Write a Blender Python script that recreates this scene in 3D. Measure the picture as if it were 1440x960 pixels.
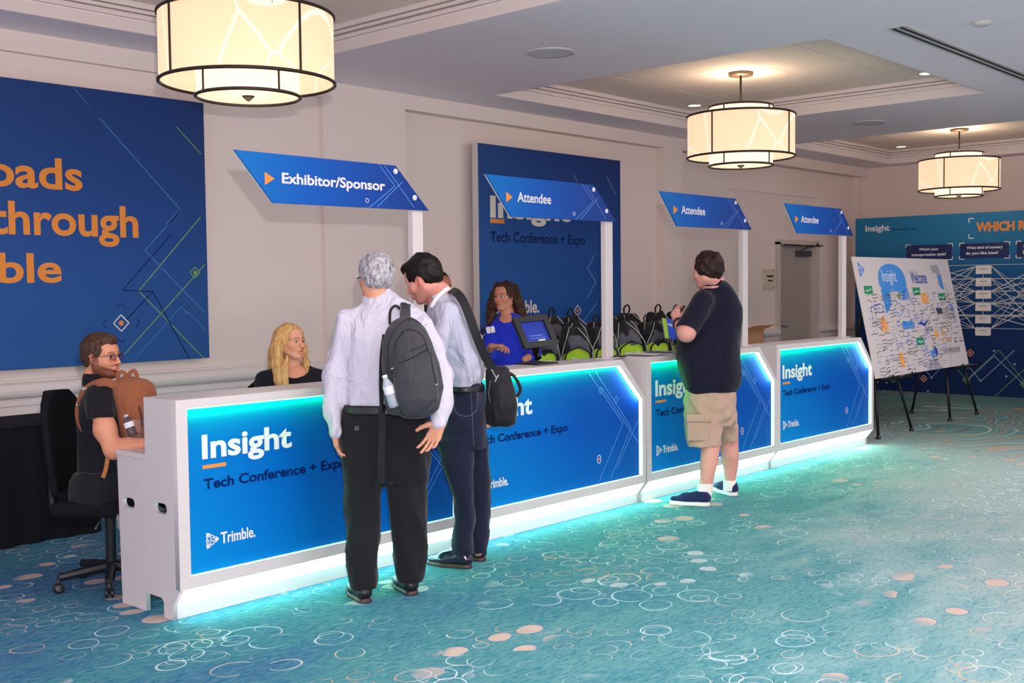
import bpy, bmesh, math, random
import numpy as np
from mathutils import Vector, Matrix, Euler
for o in list(bpy.data.objects): bpy.data.objects.remove(o)
SC = bpy.context.scene
COL = SC.collection
random.seed(7); RNG = np.random.default_rng(11)
PI = math.pi

# ------------------------------------------------------------------ camera
cam = bpy.data.objects.new('camera', bpy.data.cameras.new('camera'))
COL.objects.link(cam)
yaw, pit, rol = 0.831533, -0.048843, -0.011031
fwd = Vector((math.sin(yaw)*math.cos(pit), math.cos(yaw)*math.cos(pit), math.sin(pit)))
rgt = Vector((math.cos(yaw), -math.sin(yaw), 0)); upv = rgt.cross(fwd)
r2 = rgt*math.cos(rol)+upv*math.sin(rol); u2 = -rgt*math.sin(rol)+upv*math.cos(rol)
cam.matrix_world = Matrix(((r2.x, u2.x, -fwd.x, 0), (r2.y, u2.y, -fwd.y, 0), (r2.z, u2.z, -fwd.z, 1.62), (0, 0, 0, 1)))
cam.data.sensor_width = 36; cam.data.lens = 36*1569.24/1440
cam.data.clip_start = 0.05; cam.data.clip_end = 100
SC.camera = cam
# ------------------------------------------------------------------ world, lamps, exposure
SC.view_settings.view_transform = 'Standard'; SC.view_settings.look = 'None'
SC.view_settings.gamma = 1; SC.view_settings.use_curve_mapping = False
SC.view_settings.exposure = 0.0
w = bpy.data.worlds.new('world'); SC.world = w; w.use_nodes = True
w.node_tree.nodes['Background'].inputs[0].default_value = (1.0, 0.89, 0.96, 1)
w.node_tree.nodes['Background'].inputs[1].default_value = 1.85
def lamp(name, kind, loc, energy, color=(1, 1, 1), size=0.1, rot=None, size_y=None, spot=None):
    l = bpy.data.lights.new(name, kind); l.energy = energy; l.color = color
    if kind == 'AREA':
        l.size = size
        if size_y: l.shape = 'RECTANGLE'; l.size_y = size_y
    else: l.shadow_soft_size = size
    if spot: l.spot_size = spot; l.spot_blend = 0.6
    o = bpy.data.objects.new(name, l); COL.objects.link(o); o.location = loc
    if rot: o.rotation_euler = rot
    return o
# the photographer's flash, just above the lens
fl = lamp('camera_flash', 'SPOT', Vector((0, 0, 1.62))+r2*0.08+u2*0.26-fwd*0.02, 660, (1.0, 0.93, 0.9), 0.022, spot=1.5)
fl.rotation_euler = cam.matrix_world.to_euler()
# added soft area fill for room ambient, standing in for unseen hall fixtures
lamp('hall_fill_light', 'AREA', (4.0, 1.5, 3.4), 170, (1.0, 0.9, 0.85), 3.0)
lamp('hall_fill_light', 'AREA', (10.5, 1.5, 3.4), 150, (1.0, 0.9, 0.85), 3.0)

# ------------------------------------------------------------------ helpers
def tag(o, label=None, cat=None, group=None, kind=None):
    if label: o['label'] = label
    if cat: o['category'] = cat
    if group: o['group'] = group
    if kind: o['kind'] = kind
    return o
def thing(name, label, cat, loc=(0, 0, 0), rotz=0, group=None):
    o = bpy.data.objects.new(name, None); COL.objects.link(o); o.location = loc; o.rotation_euler = (0, 0, rotz)
    o.empty_display_size = 0.1
    return tag(o, label, cat, group)
def link(name, me, mat=None, parent=None, smooth=False):
    if mat is not None:
        for m in (mat if isinstance(mat, (list, tuple)) else [mat]): me.materials.append(m)
    o = bpy.data.objects.new(name, me); COL.objects.link(o)
    if smooth: me.polygons.foreach_set('use_smooth', [True]*len(me.polygons))
    if parent is not None: o.parent = parent
    return o
def kids(o): return [c for c in bpy.data.objects if c.parent == o]
def copy_tree(o, loc, rot=None, scale=None, label=None, children=None):
    r = o.copy(); COL.objects.link(r); r.location = loc
    if rot is not None: r.rotation_euler = rot
    if scale is not None: r.scale = scale
    if label: r['label'] = label
    for ch, gs in children:
        c = ch.copy(); COL.objects.link(c); c.parent = r
        for g in gs:
            d = g.copy(); COL.objects.link(d); d.parent = c
    return r
def tree_of(o): return [(c, kids(c)) for c in kids(o)]

class MB:
    """collects boxes, tubes, lathes and prisms; build() links them as one mesh object"""
    def __init__(s): s.v = []; s.f = []; s.m = []; s.mi = 0
    def add(s, vs, fs, M=None):
        b = len(s.v)
        s.v += [tuple(M @ Vector(v)) if M is not None else tuple(v) for v in vs]
        s.f += [tuple(b+i for i in f) for f in fs]; s.m += [s.mi]*len(fs)
        return s
    def box(s, x0, x1, y0, y1, z0, z1, M=None, bev=0.0):
        if bev:
            bm = bmesh.new(); bmesh.ops.create_cube(bm, size=1)
            for v in bm.verts: v.co = Vector(((x0+x1)/2+v.co.x*(x1-x0), (y0+y1)/2+v.co.y*(y1-y0), (z0+z1)/2+v.co.z*(z1-z0)))
            bmesh.ops.bevel(bm, geom=bm.edges[:], offset=bev, segments=2, affect='EDGES', profile=0.5)
            bm.verts.index_update()
            s.add([v.co.copy() for v in bm.verts], [[v.index for v in f.verts] for f in bm.faces], M); bm.free(); return s
        return s.add([(x0, y0, z0), (x1, y0, z0), (x1, y1, z0), (x0, y1, z0), (x0, y0, z1), (x1, y0, z1), (x1, y1, z1), (x0, y1, z1)],
              [(0, 3, 2, 1), (4, 5, 6, 7), (0, 1, 5, 4), (1, 2, 6, 5), (2, 3, 7, 6), (3, 0, 4, 7)], M)
    def tube(s, pts, r, n=8, M=None, flat=None, closed=False):
        """pts polyline, r radius or list; flat=(normal, factor) squashes"""
        pts = [Vector(p) for p in pts]; k = len(pts)
        rs = r if isinstance(r, (list, tuple)) else [r]*k
        vs = []; up = Vector((0, 0, 1))
        for i, p in enumerate(pts):
            if closed: t = pts[(i+1) % k]-pts[i-1]
            else: t = pts[min(i+1, k-1)]-pts[max(i-1, 0)]
            t = t.normalized() if t.length > 1e-9 else Vector((0, 0, 1))
            if flat is not None: a = Vector(flat[0]); a = (a-t*a.dot(t)).normalized()
            else:
                a = up if abs(t.dot(up)) < 0.95 else Vector((1, 0, 0)); a = (a-t*a.dot(t)).normalized()
            b = t.cross(a); fa = flat[1] if flat is not None else 1
            for j in range(n):
                th = 2*PI*j/n; vs.append(p+a*(math.cos(th)*rs[i]*fa)+b*(math.sin(th)*rs[i]))
        fs = []
        for i in range(k if closed else k-1):
            i2 = (i+1) % k
            for j in range(n):
                j2 = (j+1) % n; fs.append((i*n+j, i2*n+j, i2*n+j2, i*n+j2))
        if not closed: fs += [tuple(range(n)), tuple(range((k-1)*n+n-1, (k-1)*n-1, -1))]
        return s.add(vs, fs, M)
    def lathe(s, prof, n=32, M=None, cap=True):
        vs = []; fs = []
        for r, z in prof:
            for j in range(n): th = 2*PI*j/n; vs.append((r*math.cos(th), r*math.sin(th), z))
        k = len(prof)
        for i in range(k-1):
            for j in range(n):
                j2 = (j+1) % n; fs.append((i*n+j, i*n+j2, (i+1)*n+j2, (i+1)*n+j))
        if cap: fs += [tuple(range(n-1, -1, -1)), tuple(range((k-1)*n, k*n))]
        return s.add(vs, fs, M)
    def prism(s, poly, t0, t1, M=None):
        """poly in local x,y; extruded along z t0..t1 (convex or simple polygon)"""
        n = len(poly)
        return s.add([(p[0], p[1], t0) for p in poly]+[(p[0], p[1], t1) for p in poly],
              [tuple(range(n-1, -1, -1)), tuple(range(n, 2*n))]+[(i, (i+1) % n, n+(i+1) % n, n+i) for i in range(n)], M)
    def mesh(s, name):
        me = bpy.data.meshes.new(name); me.from_pydata(s.v, [], s.f)
        if any(s.m): me.polygons.foreach_set('material_index', s.m)
        me.update(); return me
    def build(s, name, mat, parent=None, smooth=False, loc=None):
        if loc is not None: s.v = [(v[0]-loc[0], v[1]-loc[1], v[2]-loc[2]) for v in s.v]
        o = link(name, s.mesh(name), mat, parent, smooth)
        if loc is not None: o.location = loc
        return o
def basis(o, x, y, z):
    x, y, z, o = Vector(x), Vector(y), Vector(z), Vector(o)
    return Matrix(((x.x, y.x, z.x, o.x), (x.y, y.y, z.y, o.y), (x.z, y.z, z.z, o.z), (0, 0, 0, 1)))
# face planes: local x = reading direction, y = up, z = out of the face
def face_y(y): return basis((0, y, 0), (1, 0, 0), (0, 0, 1), (0, -1, 0))      # seen from -y; local x = world x
def face_x(x): return basis((x, 0, 0), (0, -1, 0), (0, 0, 1), (-1, 0, 0))     # seen from -x; local x = -world y
def plate(outer, holes=(), t=0.02):
    """flat plate with holes in local xy, thickness t centred on z = 0"""
    cu = bpy.data.curves.new('plate', 'CURVE'); cu.dimensions = '2D'; cu.fill_mode = 'BOTH'; cu.extrude = t/2
    for poly in [outer]+list(holes):
        sp = cu.splines.new('POLY'); sp.points.add(len(poly)-1)
        for p, q in zip(sp.points, poly): p.co = (q[0], q[1], 0, 1)
        sp.use_cyclic_u = True
    o = bpy.data.objects.new('plate', cu); COL.objects.link(o)
    me = bpy.data.meshes.new_from_object(o.evaluated_get(bpy.context.evaluated_depsgraph_get()))
    bpy.data.objects.remove(o); bpy.data.curves.remove(cu)
    return me
def plate_obj(name, outer, holes, t, M, mat, parent=None):
    me = plate(outer, holes, t); me.transform(M)
    return link(name, me, mat, parent)
_tc = {}
def text_mesh(body, bold=0.02, line=1.0, center=False):
    key = (body, bold, line, center)
    if key not in _tc:
        cu = bpy.data.curves.new('t', 'FONT'); cu.body = body; cu.size = 1; cu.offset = bold; cu.resolution_u = 4
        cu.space_line = line
        if center: cu.align_x = 'CENTER'
        o = bpy.data.objects.new('t', cu); COL.objects.link(o)
        me = bpy.data.meshes.new_from_object(o.evaluated_get(bpy.context.evaluated_depsgraph_get()))
        bpy.data.objects.remove(o); _tc[key] = me
    return _tc[key].copy()
def lettering(body, M, mat, parent, x0, x1, z0, z1, off=0.0018, bold=0.02, fit=True, name='lettering', line=1.0, center=False, skew=0.0):
    """words laid on a face, fitted to the box x0..x1, z0..z1 of that face (x1 None keeps the proportion)"""
    me = text_mesh(body, bold, line, center); n = len(me.vertices)
    a = np.empty(n*3, np.float32); me.vertices.foreach_get('co', a); a = a.reshape(-1, 3)
    lo, hi = a.min(0), a.max(0)
    sy = (z1-z0)/(hi[1]-lo[1]); sx = (x1-x0)/(hi[0]-lo[0]) if x1 is not None else sy*0.9
    a[:, 1] = z0+(a[:, 1]-lo[1])*sy
    a[:, 0] = x0+(a[:, 0]-lo[0])*sx + skew*(a[:, 0]*0+a[:, 1]-z0); a[:, 2] = off
    me.vertices.foreach_set('co', a.ravel()); me.transform(M)
    return link(name, me, mat, parent)
def ribbon(mb, pts, w, M, off=0.001):
    """a flat printed line along pts (local xy) of width w"""
    for (a, b) in zip(pts[:-1], pts[1:]):
        a = Vector((a[0], a[1], off)); b = Vector((b[0], b[1], off)); d = (b-a)
        if d.length < 1e-6: continue
        d.normalize(); n = Vector((-d.y, d.x, 0))*w/2
        mb.add([a-n, b-n, b+n, a+n], [(0, 1, 2, 3)], M)

# ------------------------------------------------------------------ materials
def lin(c):
    if isinstance(c, str): c = [int(c[i:i+2], 16)/255 for i in (0, 2, 4)]
    return tuple(((x/12.92) if x <= 0.04045 else ((x+0.055)/1.055)**2.4) for x in c)
def mat(name, color, rough=0.6, metal=0.0, emit=None, estr=0.0, noise=0.0, nscale=20.0, bump=0.0, bscale=200.0, spec=0.5, sheen=0.0, trans=0.0, alpha=1.0):
    m = bpy.data.materials.new(name); m.use_nodes = True; nt = m.node_tree; b = nt.nodes['Principled BSDF']
    c = lin(color)
    b.inputs['Base Color'].default_value = (*c, 1); b.inputs['Roughness'].default_value = rough
    b.inputs['Metallic'].default_value = metal; b.inputs['Specular IOR Level'].default_value = spec
    if sheen: b.inputs['Sheen Weight'].default_value = sheen
    if trans: b.inputs['Transmission Weight'].default_value = trans
    if alpha < 1: b.inputs['Alpha'].default_value = alpha
    if emit: b.inputs['Emission Color'].default_value = (*lin(emit), 1); b.inputs['Emission Strength'].default_value = estr
    if noise or bump:
        tc = nt.nodes.new('ShaderNodeTexCoord')
        if noise:
            n = nt.nodes.new('ShaderNodeTexNoise'); n.inputs['Scale'].default_value = nscale; n.inputs['Detail'].default_value = 4
            r = nt.nodes.new('ShaderNodeMix'); r.data_type = 'RGBA'
            nt.links.new(tc.outputs['Object'], n.inputs['Vector']); nt.links.new(n.outputs['Fac'], r.inputs[0])
            r.inputs[6].default_value = (*[x*(1-noise) for x in c], 1); r.inputs[7].default_value = (*[min(1, x*(1+noise)) for x in c], 1)
            nt.links.new(r.outputs[2], b.inputs['Base Color'])
        if bump:
            n2 = nt.nodes.new('ShaderNodeTexNoise'); n2.inputs['Scale'].default_value = bscale
            bp = nt.nodes.new('ShaderNodeBump'); bp.inputs['Strength'].default_value = bump; bp.inputs['Distance'].default_value = 0.002
            nt.links.new(tc.outputs['Object'], n2.inputs['Vector']); nt.links.new(n2.outputs['Fac'], bp.inputs['Height'])
            nt.links.new(bp.outputs[0], b.inputs['Normal'])
    return m
def grad_mat(name, stops, axis, lo, hi, rough=0.45, stops2=None, lo2=0, hi2=1, axis2='Z', mixf=0.5, spec=0.5):
    """printed colour gradient along an object axis"""
    m = bpy.data.materials.new(name); m.use_nodes = True; nt = m.node_tree; b = nt.nodes['Principled BSDF']
    b.inputs['Roughness'].default_value = rough; b.inputs['Specular IOR Level'].default_value = spec
    tc = nt.nodes.new('ShaderNodeTexCoord'); sp = nt.nodes.new('ShaderNodeSeparateXYZ'); nt.links.new(tc.outputs['Object'], sp.inputs[0])
    def ramp(st, ax, l, h):
        mr = nt.nodes.new('ShaderNodeMapRange'); mr.inputs[1].default_value = l; mr.inputs[2].default_value = h
        nt.links.new(sp.outputs[ax], mr.inputs[0]); cr = nt.nodes.new('ShaderNodeValToRGB')
        el = cr.color_ramp.elements
        while len(el) < len(st): el.new(0.5)
        for e, (p, c) in zip(el, st): e.position = p; e.color = (*lin(c), 1)
        nt.links.new(mr.outputs[0], cr.inputs[0]); return cr
    a = ramp(stops, axis, lo, hi); out = a.outputs[0]
    if stops2:
        c = ramp(stops2, axis2, lo2, hi2); mx = nt.nodes.new('ShaderNodeMix'); mx.data_type = 'RGBA'; mx.inputs[0].default_value = mixf
        nt.links.new(out, mx.inputs[6]); nt.links.new(c.outputs[0], mx.inputs[7]); out = mx.outputs[2]
    nt.links.new(out, b.inputs['Base Color']); return m
M_ = {}
M_['wall'] = mat('wall_paint', 'e2d2cd', 0.75, noise=0.02, nscale=3, bump=0.08, bscale=400)
M_['ceil'] = mat('ceiling_paint', 'f0e4ee', 0.85, noise=0.015, nscale=2)
M_['trim'] = mat('trim_paint', 'ddd2d2', 0.5)
M_['tile'] = mat('ceiling_tile', 'ecdcd4', 0.9, bump=0.2, bscale=300)
M_['white_lam'] = mat('white_laminate', 'ccc4c4', 0.35, noise=0.01, nscale=5)
M_['white'] = mat('white_print', 'd6d6dc', 0.5)
M_['orange'] = mat('orange_print', 'dc8422', 0.5)
M_['navy_print'] = mat('navy_print', '04205e', 0.6, spec=0.05)
M_['line_light'] = mat('light_line_print', '5f9be0', 0.5)
M_['line_dark'] = mat('dark_line_print', '0a2252', 0.6, spec=0.1)
M_['line_green'] = mat('green_line_print', '6f9d4a', 0.5)
M_['black_cloth'] = mat('black_cloth', '0c0c12', 0.9, bump=0.3, bscale=300, spec=0.2)
M_['black_plastic'] = mat('black_plastic', '16161a', 0.45)
M_['dark_metal'] = mat('dark_bronze', '3a2f2a', 0.45, metal=0.6)
M_['steel'] = mat('brushed_steel', 'a9a6a4', 0.35, metal=0.9)
M_['black_metal'] = mat('black_metal', '131317', 0.4, metal=0.3)

# ================================================================== SETTING
ZC = 3.476; YW = 8.0; XR = 17.4
def struct(name, mb, m, loc=None):
    o = mb.build(name, m, loc=loc); o['kind'] = 'structure'; return o
# ---- carpet
def carpet():
    m = bpy.data.materials.new('patterned_carpet'); m.use_nodes = True; nt = m.node_tree; N = nt.nodes; L = nt.links
    b = N['Principled BSDF']; b.inputs['Roughness'].default_value = 0.95; b.inputs['Specular IOR Level'].default_value = 0.15
    tc = N.new('ShaderNodeTexCoord')
    def noise(scale, detail=4, rough=0.55, vec=None, st=None, rot=0.0, dist=0.0):
        mp = N.new('ShaderNodeMapping'); L.new(vec or tc.outputs['Object'], mp.inputs[0])
        if st: mp.inputs['Scale'].default_value = st
        mp.inputs['Rotation'].default_value = (0, 0, rot)
        n = N.new('ShaderNodeTexNoise'); n.inputs['Scale'].default_value = scale; n.inputs['Detail'].default_value = detail
        n.inputs['Roughness'].default_value = rough; n.inputs['Distortion'].default_value = dist
        L.new(mp.outputs[0], n.inputs['Vector']); return n
    def math_(op, a, bb=None, c=None):
        n = N.new('ShaderNodeMath'); n.operation = op
        for i, x in enumerate((a, bb, c)):
            if x is None: continue
            if isinstance(x, (int, float)): n.inputs[i].default_value = x
            else: L.new(x, n.inputs[i])
        return n.outputs[0]
    def ramp(fac, stops, interp='LINEAR'):
        cr = N.new('ShaderNodeValToRGB'); cr.color_ramp.interpolation = interp; el = cr.color_ramp.elements
        while len(el) < len(stops): el.new(0.5)
        for e, (p, c) in zip(el, stops): e.position = p; e.color = (*lin(c), 1) if isinstance(c, str) else (c, c, c, 1)
        L.new(fac, cr.inputs[0]); return cr.outputs[0]
    def mix(f, a, c):
        n = N.new('ShaderNodeMix'); n.data_type = 'RGBA'
        if isinstance(f, (int, float)): n.inputs[0].default_value = f
        else: L.new(f, n.inputs[0])
        for i, x in ((6, a), (7, c)):
            if isinstance(x, str): n.inputs[i].default_value = (*lin(x), 1)
            else: L.new(x, n.inputs[i])
        return n.outputs[2]
    # broad water-like washes, drawn out along the aisle
    big = noise(0.34, 3, 0.5, st=(1, 1.5, 1), rot=0.75, dist=0.6)
    mid = noise(1.6, 6, 0.6, st=(1, 2.6, 1), rot=0.55, dist=0.4)
    fine = noise(16, 6, 0.75, st=(1, 3.4, 1), rot=0.62)
    grain = noise(90, 2, 0.7)
    pos = math_('ADD', math_('MULTIPLY', big.outputs['Fac'], 0.62), math_('MULTIPLY', mid.outputs['Fac'], 0.38))
    # the pattern runs paler towards the aisle side and deeper blue by the near end of the desk
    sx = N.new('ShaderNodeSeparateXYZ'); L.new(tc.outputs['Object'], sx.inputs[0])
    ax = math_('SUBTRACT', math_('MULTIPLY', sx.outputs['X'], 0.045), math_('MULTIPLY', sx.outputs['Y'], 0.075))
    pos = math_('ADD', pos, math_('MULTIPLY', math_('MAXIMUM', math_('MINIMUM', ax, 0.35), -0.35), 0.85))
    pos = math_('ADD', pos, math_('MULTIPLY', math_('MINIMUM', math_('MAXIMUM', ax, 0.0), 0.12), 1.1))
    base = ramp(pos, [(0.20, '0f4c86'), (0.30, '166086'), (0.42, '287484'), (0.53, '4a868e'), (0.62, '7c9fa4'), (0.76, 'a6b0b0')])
    fl = ramp(fine.outputs['Fac'], [(0.36, 0.0), (0.66, 1.0)])
    base = mix(math_('MULTIPLY', fl, 0.38), base, '8fb4b4')
    fd = ramp(fine.outputs['Fac'], [(0.34, 1.0), (0.48, 0.0)])
    base = mix(math_('MULTIPLY', fd, 0.55), base, '0f5c78')
    base = mix(math_('MULTIPLY', ramp(grain.outputs['Fac'], [(0.35, 0.0), (0.7, 1.0)]), 0.22), base, '0d5468')
    # rings and filled pebbles
    warp = noise(2.0, 2, 0.5)
    wv = N.new('ShaderNodeVectorMath'); wv.operation = 'SCALE'; L.new(warp.outputs['Color'], wv.inputs[0]); wv.inputs['Scale'].default_value = 0.10
    wa = N.new('ShaderNodeVectorMath'); wa.operation = 'ADD'; L.new(tc.outputs['Object'], wa.inputs[0]); L.new(wv.outputs[0], wa.inputs[1])
    def dots(scale, off, lo, hi):
        mp = N.new('ShaderNodeMapping'); L.new(wa.outputs[0], mp.inputs[0]); mp.inputs['Location'].default_value = (off, off*1.7, 0)
        mp.inputs['Rotation'].default_value = (0, 0, off*0.3); mp.inputs['Scale'].default_value = (1.0, 1.25, 0)
        v = N.new('ShaderNodeTexVoronoi'); v.voronoi_dimensions = '2D'; v.inputs['Scale'].default_value = scale; v.inputs['Randomness'].default_value = 1
        L.new(mp.outputs[0], v.inputs['Vector'])
        sc = N.new('ShaderNodeSeparateColor'); L.new(v.outputs['Color'], sc.inputs[0])
        rad = math_('MULTIPLY_ADD', sc.outputs[0], hi-lo, lo)
        return v.outputs['Distance'], rad, sc.outputs[1], sc.outputs[2]
    def dens(off, lo, hi, sc=0.9):
        n = noise(sc, 2, 0.5); n.inputs['Vector']
        mp = n.inputs['Vector'].links[0].from_node; mp.inputs['Location'].default_value = (off, off, 0)
        return ramp(n.outputs['Fac'], [(lo, 0.0), (hi, 1.0)])
    wob = noise(5, 3, 0.6)
    for (scale, off, lo, hi, dl, dh, colA, colB) in ((3.6, 0.0, 0.20, 0.40, 0.47, 0.53, 'd3e0e4', 'd8a07c'), (4.6, 3.3, 0.2, 0.42, 0.52, 0.57, 'cfe2ea', 'dcb498'),
                                             (5.6, 7.1, 0.22, 0.44, 0.46, 0.54, 'e6dfe0', 'dd9a66'), (3.0, 5.2, 0.22, 0.42, 0.52, 0.58, 'bcdcec', 'd9c9b8')):
        d, r, g, bl = dots(scale, off, lo, hi)
        dd = math_('ABSOLUTE', math_('SUBTRACT', d, r))
        wth = math_('MULTIPLY_ADD', wob.outputs['Fac'], 0.046, -0.010)
        ringm = math_('LESS_THAN', dd, wth)
        ringm = math_('MULTIPLY', ringm, dens(off*2+1, dl, dh))
        ringm = math_('MULTIPLY', ringm, math_('GREATER_THAN', g, 0.42))
        w2 = noise(1.9, 1); w2f = ramp(w2.outputs['Fac'], [(0.5, 0.0), (0.62, 1.0)])
        base = mix(math_('MULTIPLY', ringm, 0.62), base, mix(w2f, colA, colB))
    for (scale, off, dl, dh, colA, colB, edge) in ((4.3, 11.2, 0.54, 0.58, 'c2b0a8', 'd0a684', '1a6aa6'), (5.0, 17.9, 0.56, 0.6, '9fb4be', 'd0c6be', '2a7f9a')):
        d, r, g, bl = dots(scale, off, 0.2, 0.38)
        m1 = math_('LESS_THAN', d, r); m2 = math_('LESS_THAN', d, math_('ADD', r, 0.03))
        k = math_('MULTIPLY', dens(off, dl, dh, 0.8), math_('GREATER_THAN', g, 0.66))
        base = mix(math_('MULTIPLY', math_('MULTIPLY', m2, k), 0.6), base, edge)
        base = mix(math_('MULTIPLY', math_('MULTIPLY', m1, k), 0.85), base, mix(ramp(fine.outputs['Fac'], [(0.45, 0.0), (0.6, 1.0)]), colA, colB))
    # flowing contour lines towards the far end of the hall
    wn = noise(0.42, 2, 0.5, dist=1.2)
    band = math_('FRACT', math_('MULTIPLY', wn.outputs['Fac'], 42))
    base = mix(math_('MULTIPLY', math_('MAXIMUM', math_('MINIMUM', math_('MULTIPLY_ADD', sx.outputs['X'], 0.5, -5.2), 1.0), 0.0), 0.72), base, '2c6e68')
    lines = ramp(band, [(0.30, 0.0), (0.42, 1.0), (0.6, 1.0), (0.75, 0.0)])
    cc = ramp(math_('FRACT', math_('MULTIPLY', wn.outputs['Fac'], 9)), [(0.0, '1d6f86'), (0.3, 'd08a55'), (0.5, '1c5f7c'), (0.75, 'b9c0b0'), (1.0, '1d6f86')])
    far = math_('MULTIPLY_ADD', math_('ADD', math_('MULTIPLY', sx.outputs['X'], 1.0), math_('MULTIPLY', sx.outputs['Y'], -0.42)), 0.7, -6.0)
    far = math_('MAXIMUM', math_('MINIMUM', far, 1.0), 0.0)
    reg = ramp(noise(0.5, 1, 0.4).outputs['Fac'], [(0.40, 0.0), (0.46, 1.0)])
    base = mix(math_('MULTIPLY', math_('MULTIPLY', far, reg), math_('MULTIPLY', lines, 0.9)), base, cc)
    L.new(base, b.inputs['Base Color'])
    bp = N.new('ShaderNodeBump'); bp.inputs['Strength'].default_value = 0.35; bp.inputs['Distance'].default_value = 0.004
    L.new(noise(260, 2).outputs['Fac'], bp.inputs['Height']); L.new(bp.outputs[0], b.inputs['Normal'])
    return m
struct('floor', MB().add([(-3, -6, 0), (XR+0.2, -6, 0), (XR+0.2, YW+0.5, 0), (-3, YW+0.5, 0)], [(0, 1, 2, 3)]), carpet())
# ---- walls: a wall with shallow recesses between flat piers, under a plain fascia band
wl = MB()
FZ = 3.33                                  # underside of the fascia band
XS = [(-3.0, 6.305, 0.06), (6.305, 7.293, 0.0), (7.293, 11.632, 0.13), (11.632, 12.03, 0.0), (12.03, 17.2, 0.17), (17.2, XR+0.2, 0.08)]
for x0, x1, d in XS:
    if x0 == 12.03:
        wl.box(x0, 14.72, YW+d, YW+0.4, 0, FZ); wl.box(15.9, x1, YW+d, YW+0.4, 0, FZ); wl.box(14.72, 15.9, YW+d, YW+0.4, 2.235, FZ)
    else: wl.box(x0, x1, YW+d, YW+0.4, 0, FZ)
wl.box(-3, XR+0.2, YW, YW+0.4, FZ, ZC+0.1)
struct('wall_left', wl, M_['wall'])
wr = MB(); wr.box(XR, XR+0.2, -6, YW+0.3, 0, ZC+0.1); struct('wall_right', wr, M_['wall'])
# thin picture mould framing the panel beside the door
pm = MB(); pm.box(15.98, 16.1, YW+0.12, YW+0.2, 0.98, 2.95); pm.box(13.4, 16.1, YW+0.145, YW+0.18, 2.93, 2.955); struct('trim_1', pm, M_['trim'])
# ---- bumper rail: half-round with flat boards below
def rail_profile():
    p = [(0.0, 0.985), (0.04, 0.985)]
    for i in range(9):
        a = PI/2-PI*i/8; p.append((0.045+0.05*math.cos(a), 0.915+0.058*math.sin(a)))
    return p+[(0.03, 0.855), (0.03, 0.845), (0.045, 0.845), (0.045, 0.805), (0.03, 0.8), (0.03, 0.70), (0.0, 0.70)]
def rail(name, x0, x1, y):
    M = basis((0, 0, 0), (0, -1, 0), (0, 0, 1), (1, 0, 0))
    mb = MB(); n = len(rail_profile()); pr = [(p[0]-y, p[1]) for p in rail_profile()]
    mb.prism(pr, x0, x1, basis((0, 0, 0), (0, -1, 0), (0, 0, 1), (1, 0, 0)))
    o = mb.build(name, M_['trim']); o['kind'] = 'structure'; return o
for k, (x0, x1, d) in enumerate(XS):
    if x0 == 12.03: rail('trim_2', 12.03, 14.70, YW+d); rail('trim_3', 15.93, x1, YW+d)
    else: rail('trim_%d' % (k+4), x0, x1, YW+d)
bb = MB(); bb.box(-3, 14.7, YW-0.015, YW+0.2, 0, 0.13); bb.box(15.93, XR, YW-0.015, YW+0.2, 0, 0.13); struct('baseboard_left', bb, M_['trim'])
bb = MB(); bb.box(XR-0.02, XR, -6, YW, 0, 0.13); struct('baseboard_right', bb, M_['trim'])
# ---- ceiling with three coffers
COF = [(2.28, 5.68), (7.95, 11.35), (13.6, 17.0)]; CY0, CY1 = 4.0, 7.47; ZU = 3.68
cm = MB()
T = 0.3
cm.box(-3, XR+0.2, -6, CY0, ZC, ZC+T); cm.box(-3, XR+0.2, CY1, YW+0.4, ZC, ZC+T)
xs = [-3]+[v for c in COF for v in c]+[XR+0.2]
for a, b_ in zip(xs[::2], xs[1::2]): cm.box(a, b_, CY0, CY1, ZC, ZC+T)
for a, b_ in COF: cm.box(a, b_, CY0, CY1, ZU+0.03, ZC+T)
ceiling = struct('ceiling', cm, M_['ceil'])
TN = 5
for ci, (a, b_) in enumerate(COF):
    mo = MB()
    for (dz0, dz1, ins) in ((0.0, 0.085, 0.012), (0.095, 0.125, 0.03), (0.135, 0.16, 0.05), (0.165, 0.205, 0.075)):
        z0, z1 = ZC+dz0+0.001, ZC+dz1
        mo.box(a, a+ins, CY0, CY1, z0, z1); mo.box(b_-ins, b_, CY0, CY1, z0, z1)
        mo.box(a+ins, b_-ins, CY0, CY0+ins, z0, z1); mo.box(a+ins, b_-ins, CY1-ins, CY1, z0, z1)
    o = mo.build('coffer_moulding', M_['trim'], ceiling); o['label'] = 'stepped moulding round the ceiling recess'
    tw = (b_-a-0.15)/TN; th = (CY1-CY0-0.15)/TN
    tm = MB(); tm.box(0.004, tw-0.004, 0.004, th-0.004, 0, 0.02); tme = tm.mesh('ceiling_tile'); tme.materials.append(M_['tile'])
    for i in range(TN):
        for j in range(TN):
            t = bpy.data.objects.new('ceiling_tile', tme); COL.objects.link(t); t.parent = ceiling
            t.location = (a+0.075+i*tw, CY0+0.075+j*th, ZU+random.uniform(0, 0.002))
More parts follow.
